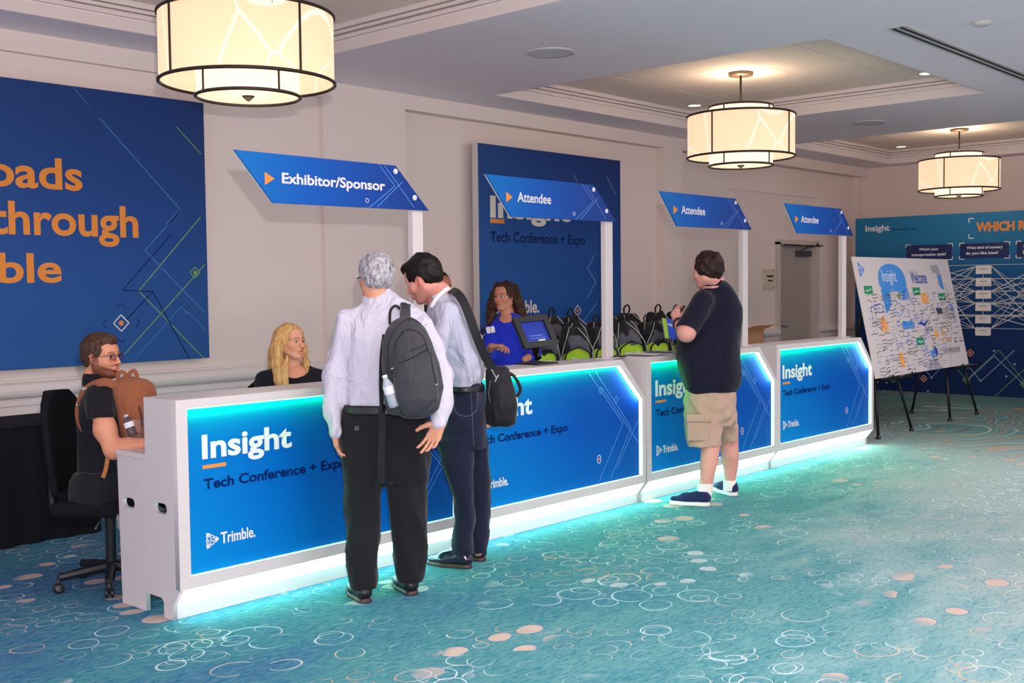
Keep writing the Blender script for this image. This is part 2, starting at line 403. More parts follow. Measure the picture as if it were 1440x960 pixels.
# ---- door in the far recess
dm = mat('door_paint', 'a89c95', 0.5, noise=0.03, nscale=4); dk = mat('door_frame_paint', 'c9beb4', 0.5)
door = MB().box(14.76, 15.86, YW+0.2, YW+0.245, 0.005, 2.2).build('door_1', dm); door['kind'] = 'structure'
fr = MB(); fr.box(14.69, 14.76, YW+0.11, YW+0.28, 0, 2.235); fr.box(15.86, 15.93, YW+0.11, YW+0.28, 0, 2.235); fr.box(14.69, 15.93, YW+0.11, YW+0.28, 2.2, 2.27)
fr.build('door_frame', dk, door)
h = MB(); h.box(14.80, 14.87, YW+0.185, YW+0.2, 0.92, 1.17, bev=0.004)
h.tube([(14.835, YW+0.2, 1.0), (14.835, YW+0.13, 1.0), (15.0, YW+0.13, 0.99)], 0.011); h.tube([(14.87, YW+0.2, 1.15), (14.89, YW+0.16, 1.16), (14.86, YW+0.16, 1.02)], 0.008)
h.build('door_handle', M_['steel'], door)
c = MB(); c.box(15.35, 15.75, YW+0.13, YW+0.2, 2.03, 2.12, bev=0.006); c.build('door_closer', mat('closer_grey', '55565c', 0.4, metal=0.5), door)
c = MB(); c.tube([(15.45, YW+0.15, 2.125), (15.5, YW+0.02, 2.185), (14.82, YW+0.08, 2.195)], 0.012, n=6); c.tube([(15.5, YW+0.02, 2.18), (16.0, YW+0.08, 2.2)], 0.012, n=6); c.box(15.45, 15.56, YW, YW+0.045, 2.165, 2.2)
c.build('closer_arm', M_['dark_metal'], door)
for z in (0.3, 1.2, 2.0): MB().tube([(15.875, YW+0.19, z-0.05), (15.875, YW+0.19, z+0.05)], 0.012, n=8).build('hinge', M_['steel'], door)
# ---- wall plate beside the door
t = thing('wall_plate', 'beige four-screw control plate on the wall beside the grey door', 'switch plate', (14.46, YW+0.17, 1.69))
mb = MB(); mb.box(-0.16, 0.16, -0.035, 0.0, -0.15, 0.15, bev=0.008); mb.build('plate', mat('cream_plastic', 'd3c6ae', 0.45), t)
mb = MB(); mb.box(-0.07, 0.12, -0.04, -0.03, 0.03, 0.055); mb.box(-0.04, 0.09, -0.04, -0.03, -0.03, -0.01); mb.build('print', M_['dark_metal'], t)
for sx in (-0.125, 0.125):
    for sz in (-0.12, 0.12): MB().lathe([(0.014, 0), (0.012, 0.006)], 10, basis((sx, -0.034, sz), (1, 0, 0), (0, 0, 1), (0, -1, 0))).build('screw', M_['steel'], t)

# ================================================================== PENDANTS
def shade_material(name, col, strength, strips, lines=True):
    m = bpy.data.materials.new(name); m.use_nodes = True; nt = m.node_tree; N = nt.nodes; L = nt.links
    b = N['Principled BSDF']; b.inputs['Roughness'].default_value = 0.6
    b.inputs['Base Color'].default_value = (*lin('a09070'), 1)
    if lines:
        tc = N.new('ShaderNodeTexCoord'); v = N.new('ShaderNodeTexVoronoi'); v.feature = 'DISTANCE_TO_EDGE'; v.inputs['Scale'].default_value = 2.3
        mp = N.new('ShaderNodeMapping'); mp.inputs['Scale'].default_value = (1, 1, 1.0); mp.inputs['Location'].default_value = (0.3, 1.7, 0.4)
        L.new(tc.outputs['Object'], mp.inputs[0]); L.new(mp.outputs[0], v.inputs['Vector'])
        cr = N.new('ShaderNodeValToRGB'); e = cr.color_ramp.elements; e[0].position = 0.008; e[1].position = 0.018
        e[0].color = (*lin(strips), 1); e[1].color = (*lin(col), 1); L.new(v.outputs['Distance'], cr.inputs[0])
        L.new(cr.outputs[0], b.inputs['Emission Color'])
    else: b.inputs['Emission Color'].default_value = (*lin(col), 1)
    b.inputs['Emission Strength'].default_value = strength
    return m
sh_out = shade_material('outer_shade', 'f4d2ae', 1.04, 'fff4e0')
sh_in = shade_material('inner_shade', 'ffeedc', 1.05, 'ffffff', False)
sh_dif = shade_material('lamp_diffuser', 'fbeccb', 0.95, 'ffffff', False)
def pendant():
    t = thing('pendant_lamp', '', 'pendant lamp', (0, 0, 0))     # origin on the coffer ceiling
    z0, z1 = -0.818, -0.42                                      # outer drum
    y0, y1 = -0.90, -0.33                                        # inner drum
    def drum(r, a, b): return [(r, a), (r, b), (r-0.006, b), (r-0.006, a), (r, a)]
    MB().lathe(drum(0.515, z0, z1), 96, cap=False).build('outer_shade', sh_out, t, True)
    MB().lathe(drum(0.305, y0, y1), 72, cap=False).build('inner_shade', sh_in, t, True)
    MB().lathe([(0.0, y0+0.012), (0.30, y0+0.012), (0.30, y0+0.006), (0.0, y0+0.006)], 64, cap=False).build('diffuser', sh_dif, t)
    def ring(r, z): return MB().tube([(r*math.cos(a), r*math.sin(a), z) for a in [2*PI*i/96 for i in range(96)]], 0.011, n=6, closed=True)
    for r, z in ((0.518, z0), (0.518, z1), (0.308, y0), (0.308, y1)): ring(r, z).build('rim', M_['dark_metal'], t, True)
    for k in range(4):
        a = 2*PI*k/4; x, y = math.cos(a), math.sin(a)
        MB().tube([(0.52*x, 0.52*y, z0), (0.52*x, 0.52*y, z1)], 0.008, n=6).build('upright', M_['dark_metal'], t)
    for k in range(4):
        a = 2*PI*k/4; x, y = math.cos(a), math.sin(a)
        MB().tube([(0.31*x, 0.31*y, y0), (0.31*x, 0.31*y, y1)], 0.007, n=6).build('inner_upright', M_['dark_metal'], t)
    sp = MB()
    for k in range(3):
        a = 2*PI*k/3+0.2; x, y = math.cos(a), math.sin(a)
        sp.tube([(0, 0, y1-0.03), (0.515*x, 0.515*y, y1-0.12)], 0.006, n=6)
    sp.build('spider', M_['dark_metal'], t)
    MB().tube([(0, 0, y0), (0, 0, 0)], 0.011, n=10).build('stem', M_['dark_metal'], t, True)
    MB().lathe([(0.115, -0.03), (0.12, -0.022), (0.12, 0.0)], 40).build('canopy', mat('canopy_bronze', '7a6450', 0.4, metal=0.4), t, True)
    MB().lathe([(0.0, y0-0.028), (0.012, y0-0.022), (0.03, y0-0.005), (0.04, y0+0.006)], 20).build('finial', M_['dark_metal'], t, True)
    return t
pend = pendant(); ptree = tree_of(pend)
for k, (x, lb) in enumerate(((3.96, 'large two-tier drum pendant lamp over the near end of the desk'), (9.65, 'two-tier drum pendant lamp hanging in the middle ceiling recess'), (15.3, 'farthest two-tier drum pendant lamp, above the wide blue board'))):
    if k == 0: p = pend; p.location = (x, 5.74, ZU)
    else: p = copy_tree(pend, (x, 5.74, ZU), (0, 0, 0), children=ptree)
    p['label'] = lb; p['group'] = 'drum pendant lamps'
    lamp('pendant_up_bulb', 'POINT', (x, 5.74, ZU-0.27), 17 if k else 8, (1.0, 0.80, 0.55), 0.06)
    lamp('pendant_bulb', 'POINT', (x, 5.74, ZU-1.0), 5, (1.0, 0.82, 0.6), 0.2)
# ================================================================== CEILING FIXTURES
gm = mat('white_grille', 'd6d2da', 0.6); dkm = mat('slot_black', '18181c', 0.6)
for k, (x, y, lb) in enumerate(((6.847, 5.789, 'round white ceiling speaker grille between the first two recesses'), (12.43, 5.70, 'faint round ceiling speaker grille between the far two recesses'))):
    t = thing('ceiling_speaker', lb, 'speaker', (x, y, ZC), group='round ceiling speakers')
    MB().lathe([(0.155, -0.006), (0.18, -0.012), (0.19, -0.006), (0.19, 0.0)], 48, cap=False).build('rim', M_['white_lam'], t, True)
    MB().lathe([(0.0, -0.008), (0.157, -0.008), (0.157, -0.002)], 48, cap=False).build('grille', gm, t)
x, y = 8.26, 2.95
t = thing('smoke_detector', 'small round white detector near the slot vent', 'smoke detector', (x, y, ZC))
MB().lathe([(0.03, -0.03), (0.055, -0.025), (0.07, -0.01), (0.07, 0.0)], 32).build('body', M_['white_lam'], t, True)
dl_e = mat('downlight_glow', 'fff4e0', 0.5, emit='fff0d8', estr=2.5)
for (x, y, lb) in ((11.0, 4.45, 'recessed downlight near the front corner of the middle recess'), (11.0, 7.15, 'recessed downlight behind the middle pendant lamp'), (16.6, 7.1, 'recessed downlight near the far corner of the last recess'), (8.4, 7.15, 'recessed downlight in the far back corner of the middle recess')):
    if x == 8.4: continue
    t = thing('downlight', lb, 'downlight', (x, y, ZU), group='recessed downlights')
    MB().lathe([(0.07, -0.002), (0.085, -0.008), (0.095, 0.0)], 32, cap=False).build('trim_ring', M_['white_lam'], t, True)
    MB().lathe([(0.0, -0.003), (0.07, -0.003)], 32, cap=False).build('lens', dl_e, t)
t = thing('slot_vent', 'long two-slot linear vent with dark slots in the flat ceiling', 'vent', (7.95, 3.45, ZC))
MB().box(0, 4.6, -0.075, 0.075, -0.006, 0.0).build('plate', M_['white_lam'], t)
for y in (-0.03, 0.03): MB().box(0.03, 4.57, y-0.013, y+0.013, -0.0095, -0.0055).build('slot', dkm, t)

# ================================================================== RECEPTION DESK (four joined units)
blue_panel = grad_mat('blue_panel_print', [(0.0, '0086cc'), (0.3, '0068bc'), (0.62, '0043a0'), (1.0, '06308a')], 'X', 0, 1.94, 0.5,
                      [(0.0, '007cc6'), (0.5, '0058b0'), (1.0, '004ca8')], 0.2, 1.04, 'Z', 0.4, spec=0.08)
led_white = mat('led_white', 'ffffff', 0.5, emit='96e8ff', estr=42)
led_dim = mat('led_dim', 'ffffff', 0.5, emit='c4d8ff', estr=0.5)
led_low = mat('led_low', 'ffffff', 0.5, emit='a8fff0', estr=10)
led_teal = mat('led_teal', 'ffffff', 0.5, emit='28ff5a', estr=100.0)
Y0 = 4.82; YP = 4.853; UW = 1.94; UX = [2.87, 4.81, 6.76, 8.70]
def rrect(cx, cy, w, h, r, n=5):
    p = []
    for (sx, sy, a0) in ((1, 1, 0), (-1, 1, PI/2), (-1, -1, PI), (1, -1, 1.5*PI)):
        for i in range(n+1):
            a = a0+PI/2*i/n; p.append((cx+sx*(w/2-r)+r*math.cos(a), cy+sy*(h/2-r)+r*math.sin(a)))
    return p
def logo_mark(mb, cx, cy, s, M, off):
    """round globe mark between three triangles"""
    for a in (0, 2*PI/3, 4*PI/3):
        p = [(cx+s*math.cos(a)*1.08, cy+s*math.sin(a)*1.08), (cx+s*0.74*math.cos(a+0.55), cy+s*0.74*math.sin(a+0.55)), (cx+s*0.74*math.cos(a-0.55), cy+s*0.74*math.sin(a-0.55))]
        mb.add([(q[0], q[1], off) for q in p], [(0, 2, 1)] if False else [(0, 1, 2)], M)
    n = 24; ring = []
    for (ra, rb) in ((0.50, 0.62),):
        vs = []
        for i in range(n): th = 2*PI*i/n; vs += [(cx+s*ra*math.cos(th), cy+s*ra*math.sin(th), off), (cx+s*rb*math.cos(th), cy+s*rb*math.sin(th), off)]
        mb.add(vs, [(2*i, 2*i+1, (2*i+3) % (2*n), (2*i+2) % (2*n)) for i in range(n)], M)
    ribbon(mb, [(cx-0.5*s, cy+0.15*s), (cx-0.1*s, cy-0.2*s), (cx+0.4*s, cy-0.1*s)], s*0.13, M, off)
    ribbon(mb, [(cx-0.15*s, cy+0.5*s), (cx+0.12*s, cy+0.05*s), (cx-0.1*s, cy-0.5*s)], s*0.13, M, off)
    ribbon(mb, [(cx-0.4*s, cy-0.3*s), (cx, cy+0.1*s), (cx+0.42*s, cy+0.3*s)], s*0.11, M, off)
def diamond(mb, cx, cy, s, w, M, off=0.0012):
    p = [(cx-s, cy), (cx, cy+s), (cx+s, cy), (cx, cy-s), (cx-s, cy)]; ribbon(mb, p, w, M, off)
def dot(mb, cx, cy, s, M, off=0.0014, n=12):
    mb.add([(cx+s*math.cos(2*PI*i/n), cy+s*math.sin(2*PI*i/n), off) for i in range(n)], [tuple(range(n))], M)
labels = ['white reception desk unit with blue front nearest the camera, behind the grey-haired man',
          'white reception desk unit with blue front, second along, behind the man with the shoulder bag',
          'white reception desk unit with blue front, partly behind the man in shorts',
          'white reception desk unit at the far end, beside the easel board']
def desk_unit(k):
    x0 = UX[k]; t = thing('reception_desk', labels[k], 'reception desk', (x0, 0, 0), group='lit reception desk units')
    F = face_y(0)
    outer = [(0, 0.156), (UW, 0.156), (UW, 0.79), (1.65, 1.089), (0, 1.089)]
    inner = [(0.062, 0.215), (1.897, 0.215), (1.897, 0.775), (1.622, 1.043), (0.062, 1.043)]
    M = face_y(Y0+0.02)
    plate_obj('front_frame', outer, [inner], 0.04, M, M_['white_lam'], t)
    mbp = MB(); mbp.prism([(0.03, 0.19), (1.92, 0.19), (1.92, 0.79), (1.635, 1.06), (0.03, 1.06)], -0.008, 0.0, face_y(YP))
    pan = mbp.build('front_panel', blue_panel, t)
    # LED strips in the recess of the frame
    led = MB(); led.box(0.07, 1.60, Y0+0.010, Y0+0.024, 1.0405, 1.0425); led.build('led_strip', led_teal, t)
    a = Vector((1.622, 0, 1.043)); b = Vector((1.897, 0, 0.775)); d = (b-a).normalized(); n = Vector((-d.z, 0, d.x))*-1
    n = Vector((d.z, 0, -d.x))
    if n.x > 0: n = -n
    q = [a+d*0.01, b-d*0.005]; mb = MB()
    vs = []
    for p in q:
        for off, y in ((0.0005, Y0+0.001), (0.0035, Y0+0.001), (0.0035, Y0+0.027), (0.0005, Y0+0.027)): vs.append(p+n*off+Vector((0, y, 0)))
    mb.add(vs, [(0, 1, 2, 3), (7, 6, 5, 4), (0, 4, 5, 1), (1, 5, 6, 2), (2, 6, 7, 3), (3, 7, 4, 0)])
    mb.build('led_strip', led_white, t)
    MB().box(1.8935, 1.8965, Y0+0.001, Y0+0.030, 0.219, 0.772).build('led_strip', led_dim, t)
    MB().box(0.07, 1.89, Y0+0.010, Y0+0.030, 0.2155, 0.2175).build('led_strip', led_dim, t)
    # slanted light diffuser over the plinth
    M2 = basis((0, 0, 0), (0, 1, 0), (0, 0, 1), (1, 0, 0))
    MB().prism([(Y0+0.006, 0.154), (4.892, 0.072), (4.90, 0.08), (Y0+0.02, 0.156)], 0.022, UW-0.022, M2).build('light_diffuser', led_low, t)
    MB().box(0.0225, UW-0.0225, 4.89, 4.93, 0.001, 0.071).build('plinth', M_['white_lam'], t)
    # side cheeks
    def cheek(full, holes):
        top = [(Y0+0.04, 1.089), (5.12, 1.089)] if full else [(Y0+0.04, 0.79), (5.12, 0.79)]
        out = [(Y0+0.003, 0.154), (4.8905, 0.069), (4.8885, 0.0), (4.975, 0.0)]
        out += [(4.975, 0.075), (4.995, 0.095), (5.13, 0.095), (5.145, 0.095), (5.145, 0.0)] if holes else []
        out += [(5.385, 0.0), (5.40, 0.772), (5.12, 0.772)] + ([(5.12, 1.05)] if full else []) 
        out += [(Y0+0.04, 1.05 if full else 0.77), (Y0+0.0405, 0.1565)]
        return out
    hl = [rrect(5.295, 0.535, 0.12, 0.052, 0.025), rrect(4.985, 0.545, 0.12, 0.054, 0.026)] if k == 0 else []
    plate_obj('side_panel', cheek(True, k == 0), hl, 0.022, basis((0.011, 0, 0), (0, 1, 0), (0, 0, 1), (1, 0, 0)), M_['white_lam'], t)
    plate_obj('side_panel', cheek(False, False), [], 0.022, basis((UW-0.011, 0, 0), (0, 1, 0), (0, 0, 1), (1, 0, 0)), M_['white_lam'], t)
    tp = MB(); tp.box(0, 1.65, Y0+0.04, 5.12, 1.05, 1.089)
    dd = [(1.65, 1.089), (1.94, 0.79), (1.94, 0.75), (1.60, 1.05)]
    tp.prism([(x, z) for x, z in dd], -5.12, -Y0-0.04, basis((0, 0, 0), (1, 0, 0), (0, 0, 1), (0, -1, 0)))
    tp.build('counter_top', M_['white_lam'], t)
    MB().prism([(0.022, 0.8), (1.918, 0.8), (1.64, 1.05), (0.022, 1.05)], -5.115, -5.097, basis((0, 0, 0), (1, 0, 0), (0, 0, 1), (0, -1, 0))).build('back_panel', M_['white_lam'], t)
    MB().box(0.0, UW, 5.12, 5.41, 0.772, 0.80, bev=0.002).build('worktop', M_['white_lam'], t)
    # print on the panel
    P = face_y(YP)
    lettering('Insight', P, M_['white'], t, 0.158, 0.702, 0.744, 0.903, bold=0.028)

    mb = MB(); ribbon(mb, [(0.16, 0.742), (0.295, 0.742)], 0.018, P, 0.0012); mb.build('underline', M_['orange'], t)
    lettering('Tech Conference + Expo', P, M_['navy_print'], t, 0.163, 1.07, 0.613, 0.683, bold=0.03)
    lettering('Trimble.', P, M_['white'], t, 0.254, 0.46, 0.341, 0.400, bold=0.022)
    mb = MB(); logo_mark(mb, 0.197, 0.370, 0.044, P, 0.0012); mb.build('logo_mark', M_['white'], t)
    ln = MB()
    for a_ in (((1.30, 1.02), (1.70, 0.62), (1.42, 0.24)), ((1.37, 1.03), (1.80, 0.58), (1.55, 0.24)), ((1.45, 0.90), (1.88, 0.47)), ((1.88, 0.62), (1.62, 0.30))): ribbon(ln, a_, 0.004, P, 0.0009)
    for q in ((1.44, 0.88), (1.62, 0.80)): diamond(ln, q[0], q[1], 0.025, 0.004, P, 0.0012)
    ln.build('printed_lines', M_['line_light'], t)
    ln = MB(); ln2 = MB(); n = 6
    ribbon(ln, [(1.415+0.022*math.cos(2*PI*i/8), 0.392+0.03*math.sin(2*PI*i/8)) for i in range(9)], 0.005, P, 0.0013); dot(ln2, 1.415, 0.392, 0.009, P)
    ln.build('printed_ring', M_['white'], t); ln2.build('printed_dot', M_['orange'], t)
    return t
for k in range(4): desk_unit(k)

# ================================================================== OVERHEAD SIGNS ON POSTS
sign_blue = grad_mat('sign_print', [(0.0, '0068b4'), (0.35, '0050a8'), (0.75, '0c3a8c'), (1.0, '0c3078')], 'X', 0, 1.4, 0.55, spec=0.2)
SX = [3.322, 5.203, 7.13, 9.08]; PXs = [4.62, 6.515, 8.43, 10.30]
slab = ['blue slanted overhead sign for exhibitors and sponsors on a white post', 'blue slanted attendee sign in front of the tall blue banner', 'blue slanted attendee sign above the man in shorts', 'farthest blue slanted attendee sign, in front of the grey door']
for k in range(4):
    x0 = SX[k]; wtop = 1.107 if k < 3 else 1.10; t = thing('overhead_sign', slab[k], 'sign', (x0, 4.95, 1.089), group='overhead signs on the desk')
    z = lambda v: v-1.089
    P = face_y(0.0)
    poly = [(0, z(2.342)), (0.235, z(2.080)), (1.372, z(2.087)), (1.108, z(2.340))]
    MB().prism(poly, -0.012, 0.0, P).build('sign_panel', sign_blue, t)
    MB().prism([(p[0]-0.004, p[1]) for p in poly], -0.018, -0.012, P).build('backing_board', M_['white_lam'], t)
    px = PXs[k]-x0
    MB().box(px-0.042, px+0.042, 0.02, 0.065, 0.0, z(2.12), bev=0.003).build('post', M_['white_lam'], t)
    mb = MB(); mb.prism([(px-0.042, z(2.1)), (px+0.042, z(2.1)), (px-0.10, z(2.24)), (px-0.18, z(2.24))], -0.06, -0.02, P); mb.build('bracket', M_['white_lam'], t)
    MB().box(px-0.075, px+0.075, -0.01, 0.09, 0.0, 0.006).build('foot_plate', M_['white_lam'], t)
    for bx, bz in ((1.105, 2.306), (1.255, 2.160)):
        MB().lathe([(0.016, 0.0), (0.016, 0.004), (0.01, 0.007)], 16, P @ basis((bx, z(bz), 0.0), (1, 0, 0), (0, 1, 0), (0, 0, 1))).build('bolt', M_['white'], t)
    mb = MB(); mb.add([(0.184, z(2.240), 0.001), (0.184, z(2.172), 0.001), (0.246, z(2.209), 0.001)], [(0, 1, 2)], P); mb.build('arrow', M_['orange'], t)
    if k == 0: lettering('Exhibitor/Sponsor', P, M_['white'], t, 0.293, 1.022, z(2.170), z(2.245), bold=0.024)
    else: lettering('Attendee', P, M_['white'], t, 0.293, 0.635, z(2.180), z(2.245), bold=0.018)
    ln = MB()
    for a_ in (((0.98, 2.335), (1.10, 2.22), (0.90, 2.085)), ((1.02, 2.335), (1.25, 2.10)), ((1.16, 2.25), (0.96, 2.09))): ribbon(ln, [(p[0], z(p[1])) for p in a_], 0.003, P, 0.0009)
    ln.build('printed_lines', M_['line_light'], t)
    ln = MB(); ribbon(ln, [(0.885+0.012*math.cos(2*PI*i/8), z(2.125)+0.012*math.sin(2*PI*i/8)) for i in range(9)], 0.003, P, 0.0012); ln.build('printed_ring', M_['white'], t)

# ================================================================== BLUE BANNERS
ban1 = grad_mat('banner_print', [(0.0, '2a5c9e'), (0.5, '204e92'), (0.9, '173c80'), (1.0, '183870')], 'X', 0, 4.3, 0.55, [(0.0, '2e62a2'), (0.45, '1c4a8e'), (1.0, '142a5c')], 1.07, 3.13, 'Z', 0.55, spec=0.2)
t = thing('wall_banner', 'wide blue banner with large orange words on the near wall', 'banner', (0.8, 0, 0))
MB().box(0, 4.257, 7.96, 8.03, 1.07, 3.13).build('banner_board', M_['white_lam'], t)
MB().box(0, 4.257, 7.955, 7.96, 1.07, 3.13).build('banner_face', ban1, t)
P = face_y(7.955)
def wx(x): return x-0.8
lettering('roads', P, M_['orange'], t, wx(3.17), wx(4.015), 2.362, 2.592, bold=0.022)
lettering('through', P, M_['orange'], t, wx(3.32), wx(4.455), 1.956, 2.268, bold=0.022)
lettering('Trimble', P, M_['orange'], t, wx(2.57), wx(3.835), 1.685, 1.90, bold=0.022)
l1 = MB(); l2 = MB(); l3 = MB()
def R(*pts): return [(wx(p[0]), p[2]) for p in pts]
for w_, a_ in ((0.006, ((3.966,7.955,3.120), (4.083,7.955,3.003))), (0.009, ((4.165,7.955,2.917), (4.827,7.955,2.261), (4.508,7.955,1.934), (5.023,7.955,1.436))), (0.02, ((4.827,7.955,2.261), (4.697,7.955,2.139))),
              (0.007, ((4.369,7.955,1.073), (4.818,7.955,1.503), (5.026,7.955,1.297))), (0.022, ((4.818,7.955,1.503), (4.867,7.955,1.439)))): ribbon(l1, R(*a_), w_, P)
for w_, a_ in ((0.007, ((4.312,7.955,1.137), (5.034,7.955,1.828))), (0.007, ((5.005,7.955,2.212), (4.445,7.955,1.620), (5.000,7.955,1.072))), (0.006, ((4.807,7.955,2.917), (5.026,7.955,2.716)))): ribbon(l3, R(*a_), w_, P)
for w_, a_ in ((0.008, ((4.331,7.955,1.398), (4.565,7.955,1.614), (4.309,7.955,1.627), (4.733,7.955,2.061))), (0.008, ((4.565,7.955,1.614), (4.870,7.955,1.073)))): ribbon(l2, R(*a_), w_, P)
for (dx, dz, s1, s2) in ((0, 0.15, 1, 0), (0, -0.15, -1, 0), (0.15, 0, 0, 1), (-0.15, 0, 0, -1)):
    cx, cz = wx(4.292)+dx, 1.377+dz
    ribbon(l2, [(cx-0.035*abs(s1)-0.03*s2, cz-0.03*s1-0.035*abs(s2)), (cx, cz), (cx+0.035*abs(s1)-0.03*s2, cz-0.03*s1+0.035*abs(s2))] if s1 else [(cx-0.03*s2, cz-0.035), (cx, cz), (cx-0.03*s2, cz+0.035)], 0.006, P)
diamond(l3, (4.941,7.955,1.764)[0]-0.8, (4.941,7.955,1.764)[2], 0.045, 0.006, P); dot(l3, (4.941,7.955,1.764)[0]-0.8, (4.941,7.955,1.764)[2], 0.016, P)
l1.build('pale_lines', mat('banner_line', '3f72b0', 0.6, spec=0.1), t); l2.build('dark_lines', M_['line_dark'], t); l3.build('green_lines', M_['line_green'], t)
mb = MB(); diamond(mb, wx(4.292), 1.377, 0.063, 0.008, P); mb.build('diamond_outline', M_['white'], t)
mb = MB(); dot(mb, wx(4.292), 1.377, 0.02, P); mb.build('diamond_dot', M_['orange'], t)

ban2 = grad_mat('tall_banner_print', [(0.0, '20569a'), (0.6, '123e88'), (1.0, '122e6c')], 'X', 0, 2.42, 0.55, [(0.0, '2368b4'), (0.6, '1d4f96'), (1.0, '13285e')], 0.6, 3.09, 'Z', 0.55, spec=0.2)
t = thing('wall_banner', 'tall blue conference banner standing in the wall recess behind the desk', 'banner', (8.25, 0, 0))
MB().box(-0.01, 2.415, 7.965, 8.04, 0.0, 3.095).build('banner_board', M_['white_lam'], t)
MB().box(0.0, 2.405, 7.958, 7.965, 0.01, 3.09).build('banner_face', ban2, t)
P = face_y(7.958); wx = lambda x: x-8.25
grey_print = mat('white_print_dim', 'd8d2cc', 0.5)
lettering('Insight', P, grey_print, t, wx(8.415), wx(9.72), 2.27, 2.565, bold=0.035)
mb = MB(); ribbon(mb, [(wx(8.415), 2.305), (wx(8.63), 2.305)], 0.042, P); mb.build('underline', M_['orange'], t)
lettering('Tech Conference + Expo', P, M_['line_dark'], t, wx(8.41), wx(9.98), 2.055, 2.20, bold=0.02)
lettering('Trimble.', P, grey_print, t, wx(8.60), wx(9.17), 1.335, 1.475, bold=0.025)
mb = MB(); logo_mark(mb, wx(8.49), 1.40, 0.09, P, 0.0012); mb.build('logo_mark', grey_print, t)
l1 = MB()
for a_ in (((9.777,7.958,2.873), (9.851,7.958,2.790)), ((10.390,7.958,2.889), (10.566,7.958,2.685)), ((10.002,7.958,1.475), (10.175,7.958,1.669), (10.019,7.958,1.816), (10.152,7.958,1.979)), ((9.934,7.958,1.217), (10.199,7.958,1.431))): ribbon(l1, R(*a_), 0.008, P) if False else ribbon(l1, [(wx(p[0]), p[2]) for p in a_], 0.008, P)
l1.build('pale_lines', M_['line_light'], t)
mb = MB(); diamond(mb, wx(9.835), 1.345, 0.062, 0.009, P); mb.build('diamond_outline', M_['white'], t)
mb = MB(); dot(mb, wx(9.835), 1.345, 0.02, P); mb.build('diamond_dot', M_['orange'], t)

# ================================================================== WIDE DISPLAY BOARD BY THE RIGHT WALL
brd = grad_mat('display_print', [(0.0, '0a2450'), (0.35, '0b2a5c'), (0.62, '174a80'), (0.85, '26709c'), (1.0, '2676a4')], 'Z', 0.0, 2.62, 0.55, spec=0.2)
XB = 16.2; t = thing('display_board', 'wide blue display board with question boxes and strings at the far wall', 'display board', (XB, 0, 0))
MB().box(0.004, 0.06, -1.2, 7.64, 0.0, 2.60).build('backing_board', M_['white_lam'], t)
MB().box(0.0, 0.004, -1.2, 7.64, 0.0, 2.60).build('board_face', brd, t)
P = face_x(0.0)     # local x = -world y
def by(y): return -y
lettering('Insight', P, M_['white'], t, -7.48, -7.10, 2.37, 2.49, bold=0.03)
lettering('TECH CONFERENCE + EXPO', P, M_['line_dark'], t, -7.06, -6.70, 2.395, 2.425, bold=0.01)
lettering('WHICH ROAD', P, M_['orange'], t, -5.83, -4.83, 2.325, 2.462, bold=0.045)
fr = MB()
for q in (((-5.86, 2.52), (-5.93, 2.52), (-5.93, 2.46)), ((-5.93, 2.30), (-5.93, 2.24), (-5.86, 2.24))): ribbon(fr, q, 0.014, P)
bxs = [(-6.84, "What's your", 'transportation style?'), (-6.05, 'What kind of scenery', 'do you like best?'), (-5.27, 'How far do you', 'like to travel?')]
for x0, a_, b_ in bxs:
    mb = MB(); mb.box(x0, x0+0.67, 1.955, 2.165, 0, 0.006, P); mb.build('question_box', mat('question_navy', '0d1d58', 0.5), t)
    lettering(a_, P, M_['white'], t, x0+0.19 if len(a_) < 13 else x0+0.09, x0+0.48 if len(a_) < 13 else x0+0.59, 2.075, 2.125, off=0.0075, bold=0.03)
    lettering(b_, P, M_['white'], t, x0+0.08, x0+0.59 if len(b_) > 18 else x0+0.53, 1.995, 2.048, off=0.0075, bold=0.03)
    for (cx, cz, sx, sz) in ((x0-0.01, 2.175, 1, -1), (x0+0.68, 2.175, -1, -1), (x0-0.01, 1.945, 1, 1), (x0+0.68, 1.945, -1, 1)):
        ribbon(fr, [(cx+0.07*sx, cz), (cx, cz), (cx, cz+0.045*sz)], 0.012, P)
fr.build('corner_brackets', M_['white'], t)
lab = mat('label_card', 'e6dcda', 0.6); pin = mat('pin_metal', 'c0c0c0', 0.3, metal=0.8); strm = mat('white_string', 'c6ccd0', 0.8)
cols = [(-6.62, 6), (-5.72, 6), (-4.82, 6)]; pts = []
for cx, n in cols:
    for j in range(n):
        cz = 1.79-j*0.175; mb = MB(); mb.prism(rrect(cx, cz, 0.215, 0.118, 0.02 if j == 5 else 0.003), 0, 0.006, P)
        mb.build('label_card', lab, t)
        ln = MB(); ribbon(ln, [(cx-0.06, cz+0.012), (cx+0.06, cz+0.012)], 0.012, P, 0.0068); ln.build('card_print', mat('faint_print', '9c9090', 0.6) if 'faint_print' not in bpy.data.materials else bpy.data.materials['faint_print'], t)
        pts.append((cx, cz+0.066))
        for s in (-1, 1): pts.append((cx+0.112*s, cz+0.045))
for cx, cz in pts: MB().lathe([(0.004, 0), (0.004, 0.016), (0.007, 0.018), (0.0, 0.021)], 6, P @ basis((cx, cz, 0), (1, 0, 0), (0, 1, 0), (0, 0, 1))).build('pin', pin, t)
rr = random.Random(5)
for c in range(2):
    L_ = [p for p in pts if abs(p[0]-cols[c][0]-0.112) < 0.02]; R_ = [p for p in pts if abs(p[0]-cols[c+1][0]+0.112) < 0.02]
    for i in range(34):
        a_ = rr.choice(L_); b_ = rr.choice(R_); za = 0.012+rr.random()*0.004
        MB().tube([P @ Vector((a_[0], a_[1], za)), P @ Vector((b_[0], b_[1], za+0.001))], 0.0035 if rr.random() < 0.6 else 0.0055, n=5).build('string', strm, t)
